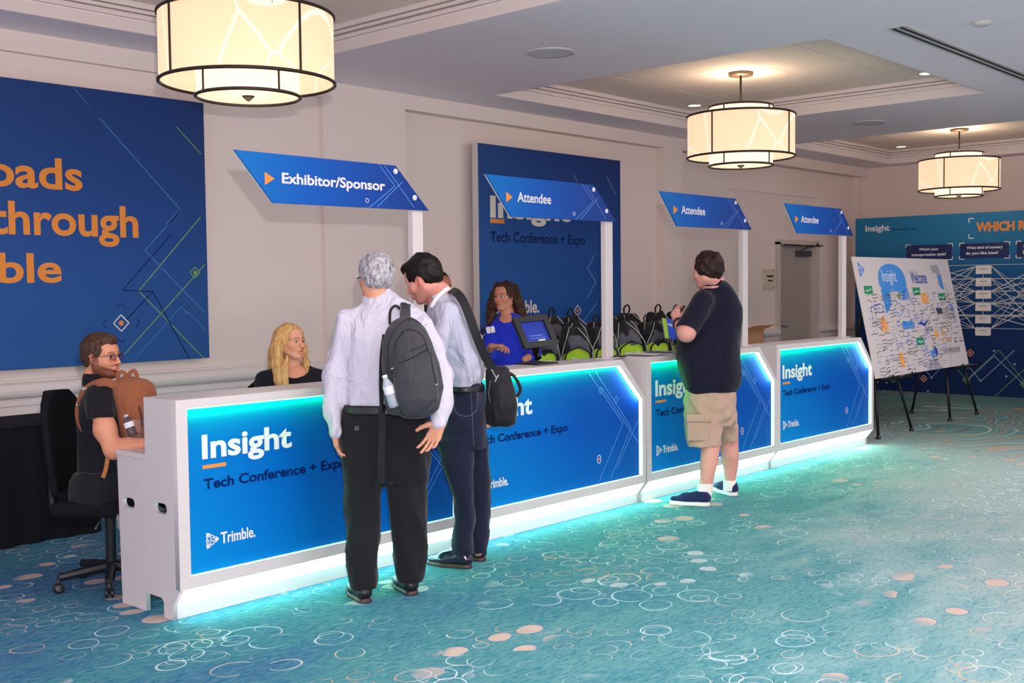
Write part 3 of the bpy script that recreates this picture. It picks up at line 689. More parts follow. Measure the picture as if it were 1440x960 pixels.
for zz, w_ in ((1.857, 0.004), (1.33, 0.003), (1.15, 0.005), (1.58, 0.003)): MB().tube([P @ Vector((-6.6, zz, 0.014)), P @ Vector((-4.8, zz, 0.014))], w_, n=5).build('string', strm, t)
for cx, n in cols[1:2]: MB().tube([P @ Vector((cx, 1.86, 0.012)), P @ Vector((cx, 1.05, 0.012))], 0.0035, n=5).build('string', strm, t)
g1 = MB(); g2 = MB(); g3 = MB()
net = [(16.200,6.556,0.122), (16.200,6.451,0.222), (16.200,6.204,0.451), (16.200,5.745,0.011), (16.200,5.541,0.224), (16.200,5.286,0.664), (16.200,5.103,0.394)]
pt = lambda v: (-v[1], v[2])
for a_ in (((16.200,6.665,0.486), (16.200,6.451,0.222), (16.200,6.093,0.640)), ((16.200,6.093,0.640), (16.200,5.747,0.204), (16.200,5.286,0.664)), ((16.200,5.937,0.205), (16.200,5.564,0.575), (16.200,4.968,0.006))): ribbon(g1, [pt(p) for p in a_], 0.008, P)
for a_ in (((16.200,5.558,-0.009), (16.200,5.113,0.442)), ((16.200,6.246,0.553), (16.200,5.947,0.215), (16.200,5.497,0.658), (16.200,5.158,0.243)), ((16.200,7.267,0.432), (16.200,7.032,0.173), (16.200,6.719,0.484))): ribbon(g2, [pt(p) for p in a_], 0.007, P)
for p in ((16.200,7.032,0.173), (16.200,5.947,0.215), (16.200,5.157,0.193)): diamond(g2, *pt(p), 0.05, 0.012, P); dot(g2, *pt(p), 0.018, P)
for p in ((16.200,6.567,0.206), (16.200,5.895,0.605)): diamond(g3, *pt(p), 0.05, 0.013, P); dot(g3, *pt(p), 0.018, P)
for p in ((16.200,6.451,0.222), (16.200,5.747,0.214), (16.200,5.565,0.646), (16.200,5.283,0.466), (16.200,7.277,0.118), (16.200,7.132,0.115), (16.200,6.503,0.020), (16.200,5.396,0.291), (16.200,5.928,0.390)): dot(g1, *pt(p), 0.015, P)
g1.build('pale_network', mat('pale_net', '8ea2c4', 0.5), t); g2.build('green_network', M_['line_green'], t); g3.build('orange_diamonds', mat('dim_orange', 'c98a62', 0.5), t)

# ================================================================== SKETCH BOARD ON TWO EASELS
A = Vector((10.86, 4.90, 0.645)); B = Vector((13.42, 4.90, 0.645)); Tp = Vector((10.86, 5.165, 1.892))
up = (Tp-A).normalized(); nrm = Vector((1, 0, 0)).cross(up).normalized()
if nrm.y > 0: nrm = -nrm
t = thing('sketch_board', 'large white board of colourful sketch notes leaning on two easels', 'poster board', A)
P = basis((0, 0, 0), (1, 0, 0), up, nrm); BW, BH = 2.56, (Tp-A).length
MB().box(0, BW, 0, BH, -0.006, 0, P).build('board', mat('foam_board', 'c6bebe', 0.6), t)
# photograph points on the tilted board -> board coordinates (u across, v up)
def uv(px, py):
    """px, py measured on a 180 x 190 sketch grid of the board"""
    return (px/180*BW, (1-py/190)*BH)
cb = mat('marker_blue', '3c86cf', 0.6); cdb = mat('marker_dark_blue', '2b49a8', 0.6); cg = mat('marker_green', '128a58', 0.6); ck = mat('marker_black', '3a3a42', 0.6)
co_ = mat('marker_orange', 'e8a24c', 0.6); cy_ = mat('marker_yellow', 'e2c06a', 0.6); cgr = mat('marker_grey', '9b98a2', 0.6); cpu = mat('marker_violet', '7c7fc0', 0.6)
def blob(name, pts, m, off=0.0008):
    mb = MB(); mb.add([(*uv(*p), off) for p in pts], [tuple(range(len(pts)))], P); mb.build(name, m, t)
# hat-shaped banner ribbon with the title
mb = MB()
arc_o = [uv(37+50*(0.5-0.5*math.cos(PI*i/12)), 44-34*math.sin(PI*i/12)**0.7) for i in range(13)]
arc_i = [uv(49+27*(0.5-0.5*math.cos(PI*i/12)), 66-10*math.sin(PI*i/12)) for i in range(13)]
mb.add([(*p, 0.0008) for p in arc_o]+[(*p, 0.0008) for p in arc_i], [(i, 13+i, 14+i, i+1) for i in range(12)], P)
mb.add([(*uv(*p), 0.0008) for p in ((38, 50), (40, 92), (52, 78), (52, 60))], [(0, 1, 2, 3)], P)
mb.add([(*uv(*p), 0.0008) for p in ((74, 60), (74, 72), (88, 66), (86, 48))], [(0, 1, 2, 3)], P)
mb.build('title_ribbon', cb, t)
lettering('Insight', P, M_['white'], t, uv(45, 0)[0], uv(70, 0)[0], uv(0, 46)[1], uv(0, 20)[1], off=0.0016, bold=0.0)
lettering('Welcome', P, cdb, t, uv(97, 0)[0], uv(128, 0)[0], uv(0, 44)[1], uv(0, 22)[1], bold=0.02)
mb = MB(); logo_mark(mb, *uv(11, 20), 0.085, P, 0.001); mb.build('logo_sketch', cb, t)
for (x, y) in ((17, 53), (103, 57), (152, 68), (91, 141)):
    mb = MB(); mb.add([(*uv(*p), 0.0009) for p in ((x-7, y-7), (x-7, y+6), (x+7, y+6), (x+7, y-7))], [(0, 1, 2, 3)], P); mb.build('green_tag', cg, t)
    ln = MB(); rq = random.Random(int(x)); ribbon(ln, [uv(x-5+i*1.1, y+rq.uniform(-2, 2)) for i in range(10)], 0.008, P, 0.0014); ln.build('tag_writing', M_['white'], t)
blob('sketch_patch', [(140, 12), (156, 10), (160, 30), (158, 55), (150, 48), (150, 26), (142, 24)], cgr); blob('sketch_patch', [(150, 30), (158, 28), (160, 56), (154, 52)], cb, 0.0012)
blob('sketch_patch', [(75+12*math.cos(a), 112+8*math.sin(a)+2*math.sin(3*a)) for a in [2*PI*i/16 for i in range(16)]], cb)
blob('sketch_patch', [(93, 112), (99, 107), (106, 111), (113, 104), (112, 110), (106, 117), (99, 113)], cdb)
blob('sketch_patch', [(26, 104), (32, 96), (38, 104), (38, 118), (26, 120)], co_); blob('sketch_patch', [(47, 156), (55, 155), (56, 178), (48, 180)], co_)
blob('sketch_patch', [(110, 60), (122, 60), (124, 78), (110, 78)], co_); blob('sketch_patch', [(134, 86), (147, 87), (146, 98), (138, 98), (136, 100)], ck)
blob('sketch_patch', [(106, 158), (112, 157), (113, 170), (108, 171)], cb); blob('sketch_patch', [(117+4.5*math.cos(a), 160+8*math.sin(a)) for a in [2*PI*i/12 for i in range(12)]], cdb)
blob('sketch_patch', [(104, 172), (113, 171), (126, 190), (94, 190)], cgr); blob('sketch_patch', [(164, 82), (170, 80), (173, 92), (168, 94)], cpu)
blob('sketch_patch', [(64, 62), (70, 57), (73, 62), (67, 70)], mat('marker_dull_green', '6d8a5c', 0.6)); blob('sketch_patch', [(122, 125), (129, 124), (130, 136), (121, 137)], co_)
rq = random.Random(21)
def ell(cx, cy, rx, ry, m, w=0.009):
    ln = MB(); ribbon(ln, [uv(cx+rx*math.cos(2*PI*i/16)+rq.uniform(-.4, .4), cy+ry*math.sin(2*PI*i/16)) for i in range(17)], w, P); ln.build('outline_sketch', m, t)
for e in ((64, 85, 7, 10, cb), (57, 62, 5, 9, cgr), (143, 112, 9, 12, cy_), (140, 117, 12, 5, cgr), (30, 82, 7, 7, cdb), (86, 88, 6, 20, cgr), (160, 86, 10, 22, cgr), (58, 118, 6, 12, cgr), (97, 178, 10, 7, cpu), (70, 140, 4, 5, cpu), (18, 92, 3, 14, ck)): ell(*e)
ln = MB()
for i in range(9): ribbon(ln, [uv(132+i*4, 168), uv(133+i*4, 156), uv(134.5+i*4, 166), uv(135+i*4, 157)], 0.007, P)
ribbon(ln, [uv(140, 190), uv(150, 150), uv(162, 110), uv(168, 60), uv(150, 20)], 0.005, P)
ln.build('figure_row', ck, t)
# rows of small handwriting, one short scribble each
for i in range(216):
    cx, cy = 10+(i % 15)*11.3+rq.uniform(-2.5, 2.5), 62+(i//15)*8.8+rq.uniform(-2, 2)
    if 134 < cy and 130 < cx < 172 and cy > 150: continue
    m = rq.choice([ck, ck, ck, cdb, cpu, cgr]); n = rq.randint(5, 11); ln = MB()
    for row in range(rq.randint(1, 2)): ribbon(ln, [uv(cx+j*1.15+rq.uniform(-.2, .2), cy+row*5-j*0.12+rq.uniform(-1.7, 1.7)) for j in range(n)], 0.0075, P)
    ln.build('handwriting', m, t)
lettering('DO MORE', P, ck, t, *[uv(154, 0)[0], uv(170, 0)[0]], uv(0, 94)[1], uv(0, 88)[1], bold=0.0); lettering('FASTER!', P, ck, t, uv(153, 0)[0], uv(172, 0)[0], uv(0, 106)[1], uv(0, 97)[1], bold=0.0)
lettering('BETTER', P, ck, t, uv(106, 0)[0], uv(121, 0)[0], uv(0, 126)[1], uv(0, 118)[1], bold=0.0)
lettering('NEW', P, co_, t, uv(135, 0)[0], uv(146, 0)[0], uv(0, 136)[1], uv(0, 128)[1], bold=0.01); lettering('BIG THINGS!', P, co_, t, uv(135, 0)[0], uv(154, 0)[0], uv(0, 147)[1], uv(0, 139)[1], bold=0.01)
elab = ['black easel under the near half of the sketch board', 'black easel under the far half of the sketch board']
for k, (xa, xb, xc, ybk) in enumerate(((11.07, 11.89, 11.55, 5.62), (13.01, 13.84, 13.5, 5.62))):
    xm = (xa+xb)/2; t = thing('easel', elab[k], 'easel', (xm, 4.96, 0), group='black display easels')
    apex = Vector((0, 0.30, 1.62)); ww = (xb-xa)/2
    for nm, foot, topo in (('leg', (-ww, 0, 0), (-0.03, 0.27, 1.55)), ('leg', (ww, -0.01, 0), (0.03, 0.27, 1.55)), ('back_leg', (xc-xm, ybk-4.96, 0), (0, 0.33, 1.55))):
        l = MB(); f = Vector(foot); q = Vector(topo); d = (q-f); l.tube([f+Vector((0, 0, 0.02)), f+d*0.5], 0.016, n=8); l.tube([f+d*0.45, q], 0.021, n=8)
        lo = l.build(nm, M_['black_metal'], t, True)
        MB().lathe([(0.026, 0), (0.026, 0.025), (0.018, 0.04)], 12, Matrix.Translation(f)).build('rubber_foot', M_['black_plastic'], lo)
    MB().box(-0.07, 0.07, 0.235, 0.36, 1.52, 1.60, bev=0.01).build('head', M_['black_metal'], t)
    hz = 0.625; yy = 0.27*hz/1.55; wxx = ww*(1-hz/1.55)
    MB().box(-wxx-0.06, wxx+0.06, yy-0.185, yy-0.02, hz-0.02, hz+0.004).build('shelf', M_['black_metal'], t)
    for s in (-1, 1): MB().box(s*wxx-0.012, s*wxx+0.012, yy-0.195, yy-0.185, hz-0.03, hz+0.04).build('lip', M_['black_metal'], t)

# ================================================================== DRAPED TABLE, CHAIRS, BIN
def drape_mesh(x0, x1, y0, y1, z, amp=0.012, waves=38):
    """cloth over a table: flat top, skirt with soft folds to the floor"""
    mb = MB(); n = waves*6; per = []
    cor = [(x0, y0), (x1, y0), (x1, y1), (x0, y1)]; tot = 2*((x1-x0)+(y1-y0)); ln = [x1-x0, y1-y0, x1-x0, y1-y0]
    nor = [(0, -1), (1, 0), (0, 1), (-1, 0)]; pts = []
    for e in range(4):
        a, b = cor[e], cor[(e+1) % 4]; k = max(4, int(n*ln[e]/tot))
        for i in range(k): f = i/k; pts.append((a[0]+(b[0]-a[0])*f, a[1]+(b[1]-a[1])*f, nor[e]))
    rows = [(z, 0), (z-0.02, 0.3), (z-0.15, 0.7), (z*0.5, 1.0), (0.004, 1.5)]
    vs = []
    for zz, am in rows:
        for i, (x, y, nn) in enumerate(pts):
            o = am*amp*(math.sin(i*1.05)+0.6*math.sin(i*0.43+1)+0.8)+0.004*am; vs.append((x+nn[0]*o, y+nn[1]*o, zz))
    m = len(pts); fs = [(r*m+i, (r+1)*m+i, (r+1)*m+(i+1) % m, r*m+(i+1) % m) for r in range(len(rows)-1) for i in range(m)]
    mb.add(vs, [tuple(reversed(f)) for f in fs]+[tuple(range(m))]); return mb
def draped_table(lab, x0, x1, y0, y1, z=0.76, grp='black draped tables'):
    t = thing('folding_table', lab, 'table', ((x0+x1)/2, (y0+y1)/2, 0), group=grp); cx, cy = (x0+x1)/2, (y0+y1)/2
    MB().box(x0-cx+0.03, x1-cx-0.03, y0-cy+0.03, y1-cy-0.03, z-0.035, z-0.008).build('tabletop', M_['black_plastic'], t)
    for sx in (-1, 1):
        for sy in (-1, 1): MB().tube([(sx*((x1-x0)/2-0.15), sy*((y1-y0)/2-0.12), 0), (sx*((x1-x0)/2-0.15), sy*((y1-y0)/2-0.12), z-0.035)], 0.014).build('leg', M_['black_metal'], t)
    c = drape_mesh(x0-cx, x1-cx, y0-cy, y1-cy, z).build('tablecloth', M_['black_cloth'], None, True); c.location = (cx, cy, 0)
    c.data.polygons[len(c.data.polygons)-1].use_smooth = False
    tag(c, lab.replace('table', 'cloth over the table', 1), 'tablecloth', 'black tablecloths'); return t
draped_table('long table along the near wall behind the seated man', 0.6, 3.62, 7.12, 7.84)
draped_table('long table behind the desk carrying the lime and black bags', 7.15, 10.75, 6.16, 7.28)

def office_chair(lab, loc, rz, h=0.47, bh=0.55, arms=True):
    t = thing('office_chair', lab, 'office chair', loc, rz, 'black office chairs')
    mesh_m = M_['black_cloth']
    MB().box(-0.25, 0.25, -0.24, 0.25, h-0.05, h+0.035, bev=0.03).build('seat', mesh_m, t, True)
    # curved mesh back, sitter faces +y
    mb = MB(); nx, nz = 12, 10; vs = []
    for j in range(nz+1):
        f = j/nz; zz = h+0.06+f*bh; wd = 0.235*(1-0.12*(2*f-1)**2)*(1 if f < 0.8 else math.sqrt(max(0.05, 1-((f-0.8)/0.23)**2)))
        for i in range(nx+1):
            u = i/nx*2-1; vs.append((u*wd, -0.255-0.05*f+0.06*u*u, zz))
    b = len(vs); vs += [(v[0], v[1]-0.035, v[2]) for v in vs]
    fs = [(j*(nx+1)+i, j*(nx+1)+i+1, (j+1)*(nx+1)+i+1, (j+1)*(nx+1)+i) for j in range(nz) for i in range(nx)]
    fs += [tuple(reversed([q+b for q in f])) for f in fs]
    rim = [i for i in range(nx+1)]+[j*(nx+1)+nx for j in range(1, nz+1)]+[nz*(nx+1)+i for i in range(nx-1, -1, -1)]+[j*(nx+1) for j in range(nz-1, 0, -1)]
    fs += [(rim[i], rim[i]+b, rim[(i+1) % len(rim)]+b, rim[(i+1) % len(rim)]) for i in range(len(rim))]
    mb.add(vs, fs); mb.build('backrest', mesh_m, t, True)
    MB().box(-0.04, 0.04, -0.32, -0.29, h-0.04, h+0.3, bev=0.01).build('back_support', M_['black_plastic'], t)
    for s in ((-1, 1) if arms else ()):
        a = MB(); a.tube([(s*0.26, 0, h-0.03), (s*0.31, 0, h+0.02), (s*0.31, -0.02, h+0.2)], 0.014); a.box(s*0.31-0.035, s*0.31+0.035, -0.13, 0.13, h+0.195, h+0.22, bev=0.01); a.build('armrest', M_['black_plastic'], t)
    MB().tube([(0, 0, 0.09), (0, 0, h-0.05)], 0.027, n=12).build('gas_column', M_['black_metal'], t)
    MB().tube([(0.2, 0.02, h-0.07), (0.3, 0.03, h-0.09)], 0.006).build('lever', M_['steel'], t)
    for k in range(5):
        a = 2*PI*k/5+0.3; x, y = math.cos(a), math.sin(a)
        l = MB(); l.tube([(0, 0, 0.11), (0.28*x, 0.28*y, 0.085)], [0.032, 0.022], n=8); lo = l.build('base_arm', M_['black_plastic'], t)
        c = MB()
        for s in (-1, 1): c.lathe([(0.0, -0.008), (0.022, -0.009), (0.027, -0.004), (0.027, 0.004), (0.022, 0.009), (0.0, 0.008)], 16, basis((0.28*x-y*s*0.014, 0.28*y+x*s*0.014, 0.027), (0, 0, 1), (x, y, 0), (-y, x, 0)))
        c.tube([(0.28*x, 0.28*y, 0.03), (0.28*x, 0.28*y, 0.085)], 0.01); c.build('castor', M_['black_plastic'], lo, True)
    return t
office_chair('black office chair under the seated man with the brown backpack', (3.005, 5.75, 0), -2.40, bh=0.55, arms=False)
office_chair('black office chair behind the desk under the blonde woman', (4.50, 6.02, 0), -3.017, bh=0.50)
# bin behind the near cheek of the desk
t = thing('waste_bin', 'grey waste bin tucked behind the near end of the desk', 'bin', (3.035, 5.43, 0))
MB().lathe([(0.10, 0.0), (0.13, 0.42), (0.135, 0.42), (0.135, 0.43), (0.125, 0.43), (0.096, 0.01), (0, 0.01)], 32).build('body', mat('bin_grey', '6c6462', 0.45), t, True)
b_ = MB(); n = 40; vs = []
for j, (r, z) in enumerate(((0.12, 0.36), (0.137, 0.445), (0.145, 0.43), (0.142, 0.37))):
    for i in range(n): a = 2*PI*i/n; q = 0.004*math.sin(i*2.3+j); vs.append(((r+q)*math.cos(a), (r+q)*math.sin(a), z+q*2))
b_.add(vs, [(j*n+i, j*n+(i+1) % n, (j+1)*n+(i+1) % n, (j+1)*n+i) for j in range(3) for i in range(n)])
b_.build('bin_liner', mat('liner', 'b9bcc0', 0.25, alpha=0.55), t, True)

# ================================================================== TABLET KIOSK AND BROCHURES ON THE DESK
t = thing('tablet_kiosk', 'black tablet kiosk standing on the desk before the woman in blue', 'tablet', (5.83, 5.0, 1.089), 0)
tl, tr, br, bl = [Vector(p)-Vector((5.83, 5.0, 1.089)) for p in ((5.524,5.060,1.412), (5.875,5.060,1.417), (5.932,4.955,1.224), (5.582,4.955,1.202))]
xx = ((tr-tl)+(br-bl)).normalized(); yy = ((tl-bl)+(tr-br)); yy = (yy-xx*yy.dot(xx)).normalized(); zz = xx.cross(yy); cc = (tl+tr+br+bl)/4
W = ((tr-tl).length+(br-bl).length)/2; H = ((tl-bl).length+(tr-br).length)/2
P = basis(cc, xx, yy, zz)
me = plate(rrect(0, 0, W, H, 0.02), [rrect(0, 0, W-0.105, H-0.085, 0.004)], 0.022); me.transform(P); link('case', me, M_['black_plastic'], t)
MB().box(-W/2+0.02, W/2-0.02, -H/2+0.02, H/2-0.02, -0.02, -0.006, P).build('case_back', M_['black_plastic'], t)
scr = grad_mat('tablet_screen', [(0, '142a86'), (1, '0d1a50')], 'X', -0.1, 0.25, 0.2)
bs = scr.node_tree.nodes['Principled BSDF']; bs.inputs['Emission Color'].default_value = (*lin('1b3a9c'), 1); bs.inputs['Emission Strength'].default_value = 0.35
MB().box(-W/2+0.05, W/2-0.05, -H/2+0.04, H/2-0.04, -0.006, -0.003, P).build('screen', scr, t)
mb = MB(); ribbon(mb, [(-0.0, -H*0.3), (0.07, -H*0.3)], 0.022, P, -0.002); mb.build('screen_button', M_['white'], t)
mb = MB(); ribbon(mb, [(-0.07, -H*0.12), (0.06, -H*0.12)], 0.004, P, -0.002); ribbon(mb, [(-0.07, -H*0.2), (0.08, -H*0.2)], 0.003, P, -0.002); mb.build('screen_text', M_['line_light'], t)
bx = (5.784,5.096,1.089)[0]-5.83; byy = 0.02
MB().tube([(bx+0.02, byy+0.03, 0.036), (bx+0.03, byy+0.06, 0.08), tuple(cc-zz*0.02-yy*0.06)], 0.028, n=10).build('stand', M_['black_plastic'], t, True)
MB().box(bx-0.12, bx+0.1, byy-0.09, byy+0.11, 0.0, 0.012, bev=0.004).build('base_plate', M_['black_plastic'], t)
t = thing('brochure', 'open glossy brochure lying on the desk before the man in shorts', 'brochure', (7.08, 4.97, 1.089), 0.05)
mb = MB(); nx = 14; vs = []
for j in (-0.14, 0.14):
    for i in range(nx+1): u = i/nx*2-1; vs.append((u*0.23, j, 0.004+0.012*abs(math.sin(u*2.6))))
vs += [(v[0], v[1], v[2]-0.004) for v in vs]; q = 2*(nx+1)
mb.add(vs, [(i, i+1, nx+2+i, nx+1+i) for i in range(nx)]+[(q+i, q+nx+1+i, q+nx+2+i, q+i+1) for i in range(nx)]+[(i, q+i, q+i+1, i+1) for i in range(nx)]+[(nx+1+i, nx+2+i, q+nx+2+i, q+nx+1+i) for i in range(nx)])
mb.build('pages', M_['white'], t)
mb = MB(); mb.add([(0.02, -0.12, 0.0185), (0.21, -0.12, 0.017), (0.21, 0.12, 0.017), (0.02, 0.12, 0.0185)], [(0, 1, 2, 3)]); mb.build('cover_print', mat('brochure_grey', '6f7482', 0.4), t)
t = thing('brochure', 'thin dark folder lying at the seam between two desk units', 'folder', (6.62, 5.06, 1.089)); t.rotation_euler[2] = 0.2
MB().box(-0.12, 0.12, -0.09, 0.04, 0, 0.008, bev=0.002).build('cover', M_['black_plastic'], t)
# cardboard box on the worktop
bxm = mat('cardboard', '8a6648', 0.8, noise=0.06, nscale=10)
t = thing('cardboard_box', 'open brown cardboard box on the worktop behind the man in shorts', 'box', (9.35, 5.62, 0))
t.location = (9.60, 5.72, 0.76)
mb = MB()
for (x0, x1, y0, y1) in ((-0.2, 0.2, -0.15, -0.145), (-0.2, 0.2, 0.145, 0.15), (-0.2, -0.195, -0.15, 0.15), (0.195, 0.2, -0.15, 0.15)): mb.box(x0, x1, y0, y1, 0.0, 0.42)
mb.box(-0.2, 0.2, -0.15, 0.15, 0, 0.005); mb.build('walls', bxm, t)
fl_m = mat('cardboard_inside', 'c0966a', 0.8)
for (a_, b_, c_) in (((-0.2, -0.15, 0.42), (0.2, -0.15, 0.42), (0, -0.13, 0.05)), ((0.2, -0.15, 0.42), (0.2, 0.15, 0.42), (0.14, 0, 0.01)), ((-0.2, 0.15, 0.42), (0.2, 0.15, 0.42), (0, 0.1, 0.08)), ((-0.2, -0.15, 0.42), (-0.2, 0.15, 0.42), (-0.12, 0, 0.04))):
    a_, b_, c_ = map(Vector, (a_, b_, c_)); n_ = (b_-a_).cross(c_).normalized()*0.004
    MB().add([a_, b_, b_+c_, a_+c_, a_+n_, b_+n_, b_+c_+n_, a_+c_+n_], [(0, 1, 2, 3), (7, 6, 5, 4), (0, 4, 5, 1), (1, 5, 6, 2), (2, 6, 7, 3), (3, 7, 4, 0)]).build('flap', fl_m, t)
# narrow worktop table carrying the box
t = thing('side_table', 'white worktop table behind the far desk unit under the cardboard box', 'table', (9.9, 5.7, 0))
MB().box(-0.7, 0.7, -0.27, 0.27, 0.735, 0.76, bev=0.003).build('tabletop', M_['white_lam'], t)
for sx in (-0.66, 0.66):
    for sy in (-0.23, 0.23): MB().tube([(sx, sy, 0), (sx, sy, 0.735)], 0.016).build('leg', M_['steel'], t)

# ================================================================== IMPLICIT SURFACES (people, cloth, bags)
RX = np.array([0.673, -0.739, 0.0]); FX = np.array([0.739, 0.673, 0.0])      # across / away, horizontal
RX /= np.linalg.norm(RX); FX /= np.linalg.norm(FX)
def V3(*a): return np.array(a, float)
class Sdf:
    """union / difference of rounded shapes on a grid, turned into one skin by surface nets"""
    def __init__(s): s.p = []
    def cone(s, a, b, ra, rb, k=0.02, flat=None, op='u'):
        a = np.array(a, float); b = np.array(b, float); r = max(ra, rb)
        m = r*(1 if flat is None else max(1, 1/flat[1])) if flat is None else r*max(1.0, 1.0/flat[1])
        s.p.append(('c', (a, b, ra, rb, flat), k, op, np.minimum(a, b)-m, np.maximum(a, b)+m)); return s
    def chain(s, pts, rs, k=0.02, flat=None, op='u'):
        for i in range(len(pts)-1): s.cone(pts[i], pts[i+1], rs[i], rs[i+1], k, flat, op)
        return s
    def ell(s, c, r, k=0.02, op='u', rot=None):
        c = np.array(c, float); r = np.array(r, float); m = r.max()
        s.p.append(('e', (c, r, rot), k, op, c-m, c+m)); return s
    def loft(s, rows, k=0.02, op='u', n=2.3, ax=None, rnd=0.02):
        """rows (z, cx, cy, half-across, half-deep) from low to high; ax = across direction"""
        rows = np.array(sorted(rows), float); ax = RX if ax is None else np.array(ax, float)
        m = rows[:, 3:].max()
        lo = V3(rows[:, 1].min()-m, rows[:, 2].min()-m, rows[0, 0]-0.01); hi = V3(rows[:, 1].max()+m, rows[:, 2].max()+m, rows[-1, 0]+0.01)
        s.p.append(('l', (rows, ax, n, rnd), k, op, lo, hi)); return s
    def box(s, c, h, r=0.01, k=0.02, op='u', rot=None):
        c = np.array(c, float); h = np.array(h, float); m = np.linalg.norm(h)+r
        s.p.append(('b', (c, h, r, rot), k, op, c-m, c+m)); return s
    def plane(s, pt, nrm, k=0.004):
        """keeps the side nrm points away from"""
        s.p.append(('p', (np.array(pt, float), np.array(nrm, float)/np.linalg.norm(nrm)), k, 'i', None, None)); return s
    def dist(s, kind, q, X, Y, Z):
        if kind == 'c':
            a, b, ra, rb, flat = q; d = b-a; L = max(1e-9, d@d)
            px, py, pz = X-a[0], Y-a[1], Z-a[2]; t = np.clip((px*d[0]+py*d[1]+pz*d[2])/L, 0, 1)
            px, py, pz = px-t*d[0], py-t*d[1], pz-t*d[2]
            if flat is not None:
                n = np.array(flat[0], float); n = n/np.linalg.norm(n); w = (px*n[0]+py*n[1]+pz*n[2])*(flat[1]-1)
                px, py, pz = px+w*n[0], py+w*n[1], pz+w*n[2]
            return (np.sqrt(px*px+py*py+pz*pz)-(ra+t*(rb-ra)))/(1 if flat is None else max(1, flat[1]))
        if kind in 'eb':
            c = q[0]; P = [X-c[0], Y-c[1], Z-c[2]]; rot = q[-1]
            if rot is not None: P = [P[0]*rot[0][i]+P[1]*rot[1][i]+P[2]*rot[2][i] for i in range(3)]
            if kind == 'e':
                r = q[1]; k0 = np.sqrt((P[0]/r[0])**2+(P[1]/r[1])**2+(P[2]/r[2])**2); k1 = np.sqrt((P[0]/r[0]**2)**2+(P[1]/r[1]**2)**2+(P[2]/r[2]**2)**2)
                return k0*(k0-1)/np.maximum(k1, 1e-6)
            h, r = q[1], q[2]; A = [np.abs(P[i])-h[i]+r for i in range(3)]
            return np.sqrt(sum(np.maximum(a, 0)**2 for a in A))+np.minimum(np.maximum(A[0], np.maximum(A[1], A[2])), 0)-r
        if kind == 'l':
            rows, ax, n, rnd = q; zf = Z.ravel() if Z.shape[0] == 1 and Z.shape[1] == 1 else Z
            f = lambda i: np.interp(Z, rows[:, 0], rows[:, i])
            cx, cy, a, b = f(1), f(2), f(3), f(4); dx, dy = X-cx, Y-cy
            u = dx*ax[0]+dy*ax[1]; v = -dx*ax[1]+dy*ax[0]
            g = ((np.abs(u)/a)**n+(np.abs(v)/b)**n)**(1/n); r = np.sqrt(u*u+v*v)
            d = np.where(g > 1e-3, r*(1-1/np.maximum(g, 1e-3)), -np.minimum(a, b))
            c = np.maximum(rows[0, 0]-Z, Z-rows[-1, 0])+0*d
            e = rnd; return np.minimum(np.maximum(d+e, c+e), 0)+np.sqrt(np.maximum(d+e, 0)**2+np.maximum(c+e, 0)**2)-e
        if kind == 'p': return (X-q[0][0])*q[1][0]+(Y-q[0][1])*q[1][1]+(Z-q[0][2])*q[1][2]
    def mesh(s, h, lo=None, hi=None, warp=None):
        bb = [p for p in s.p if p[3] == 'u']
        if lo is None: lo = np.min([p[4] for p in bb], 0)-0.02
        if hi is None: hi = np.max([p[5] for p in bb], 0)+0.02
        ax = [np.arange(lo[i], hi[i]+h, h) for i in range(3)]
        F = np.full([len(a) for a in ax], 0.5, np.float32)
        for kind, q, k, op, plo, phi in s.p:
            if plo is None: sl = (slice(None),)*3
            else:
                m = k+3*h; sl = tuple(slice(max(0, np.searchsorted(ax[i], plo[i]-m)-1), np.searchsorted(ax[i], phi[i]+m)+1) for i in range(3))
            if any(x.start is not None and x.start >= x.stop for x in sl): continue
            X, Y, Z = ax[0][sl[0]][:, None, None], ax[1][sl[1]][None, :, None], ax[2][sl[2]][None, None, :]
            if X.size == 0 or Y.size == 0 or Z.size == 0: continue
            d = s.dist(kind, q, X, Y, Z).astype(np.float32); G = F[sl]; k = max(k, 1e-5)
            if op == 'u': e = np.clip(k-np.abs(G-d), 0, None)/k; F[sl] = np.minimum(G, d)-e*e*k*0.25
            else:
                if op == 's': d = -d
                e = np.clip(k-np.abs(G-d), 0, None)/k; F[sl] = np.maximum(G, d)+e*e*k*0.25
        for a in range(3):
            for i in (0, -1): sl = [slice(None)]*3; sl[a] = i; F[tuple(sl)] = 0.5
        return nets(F, ax)
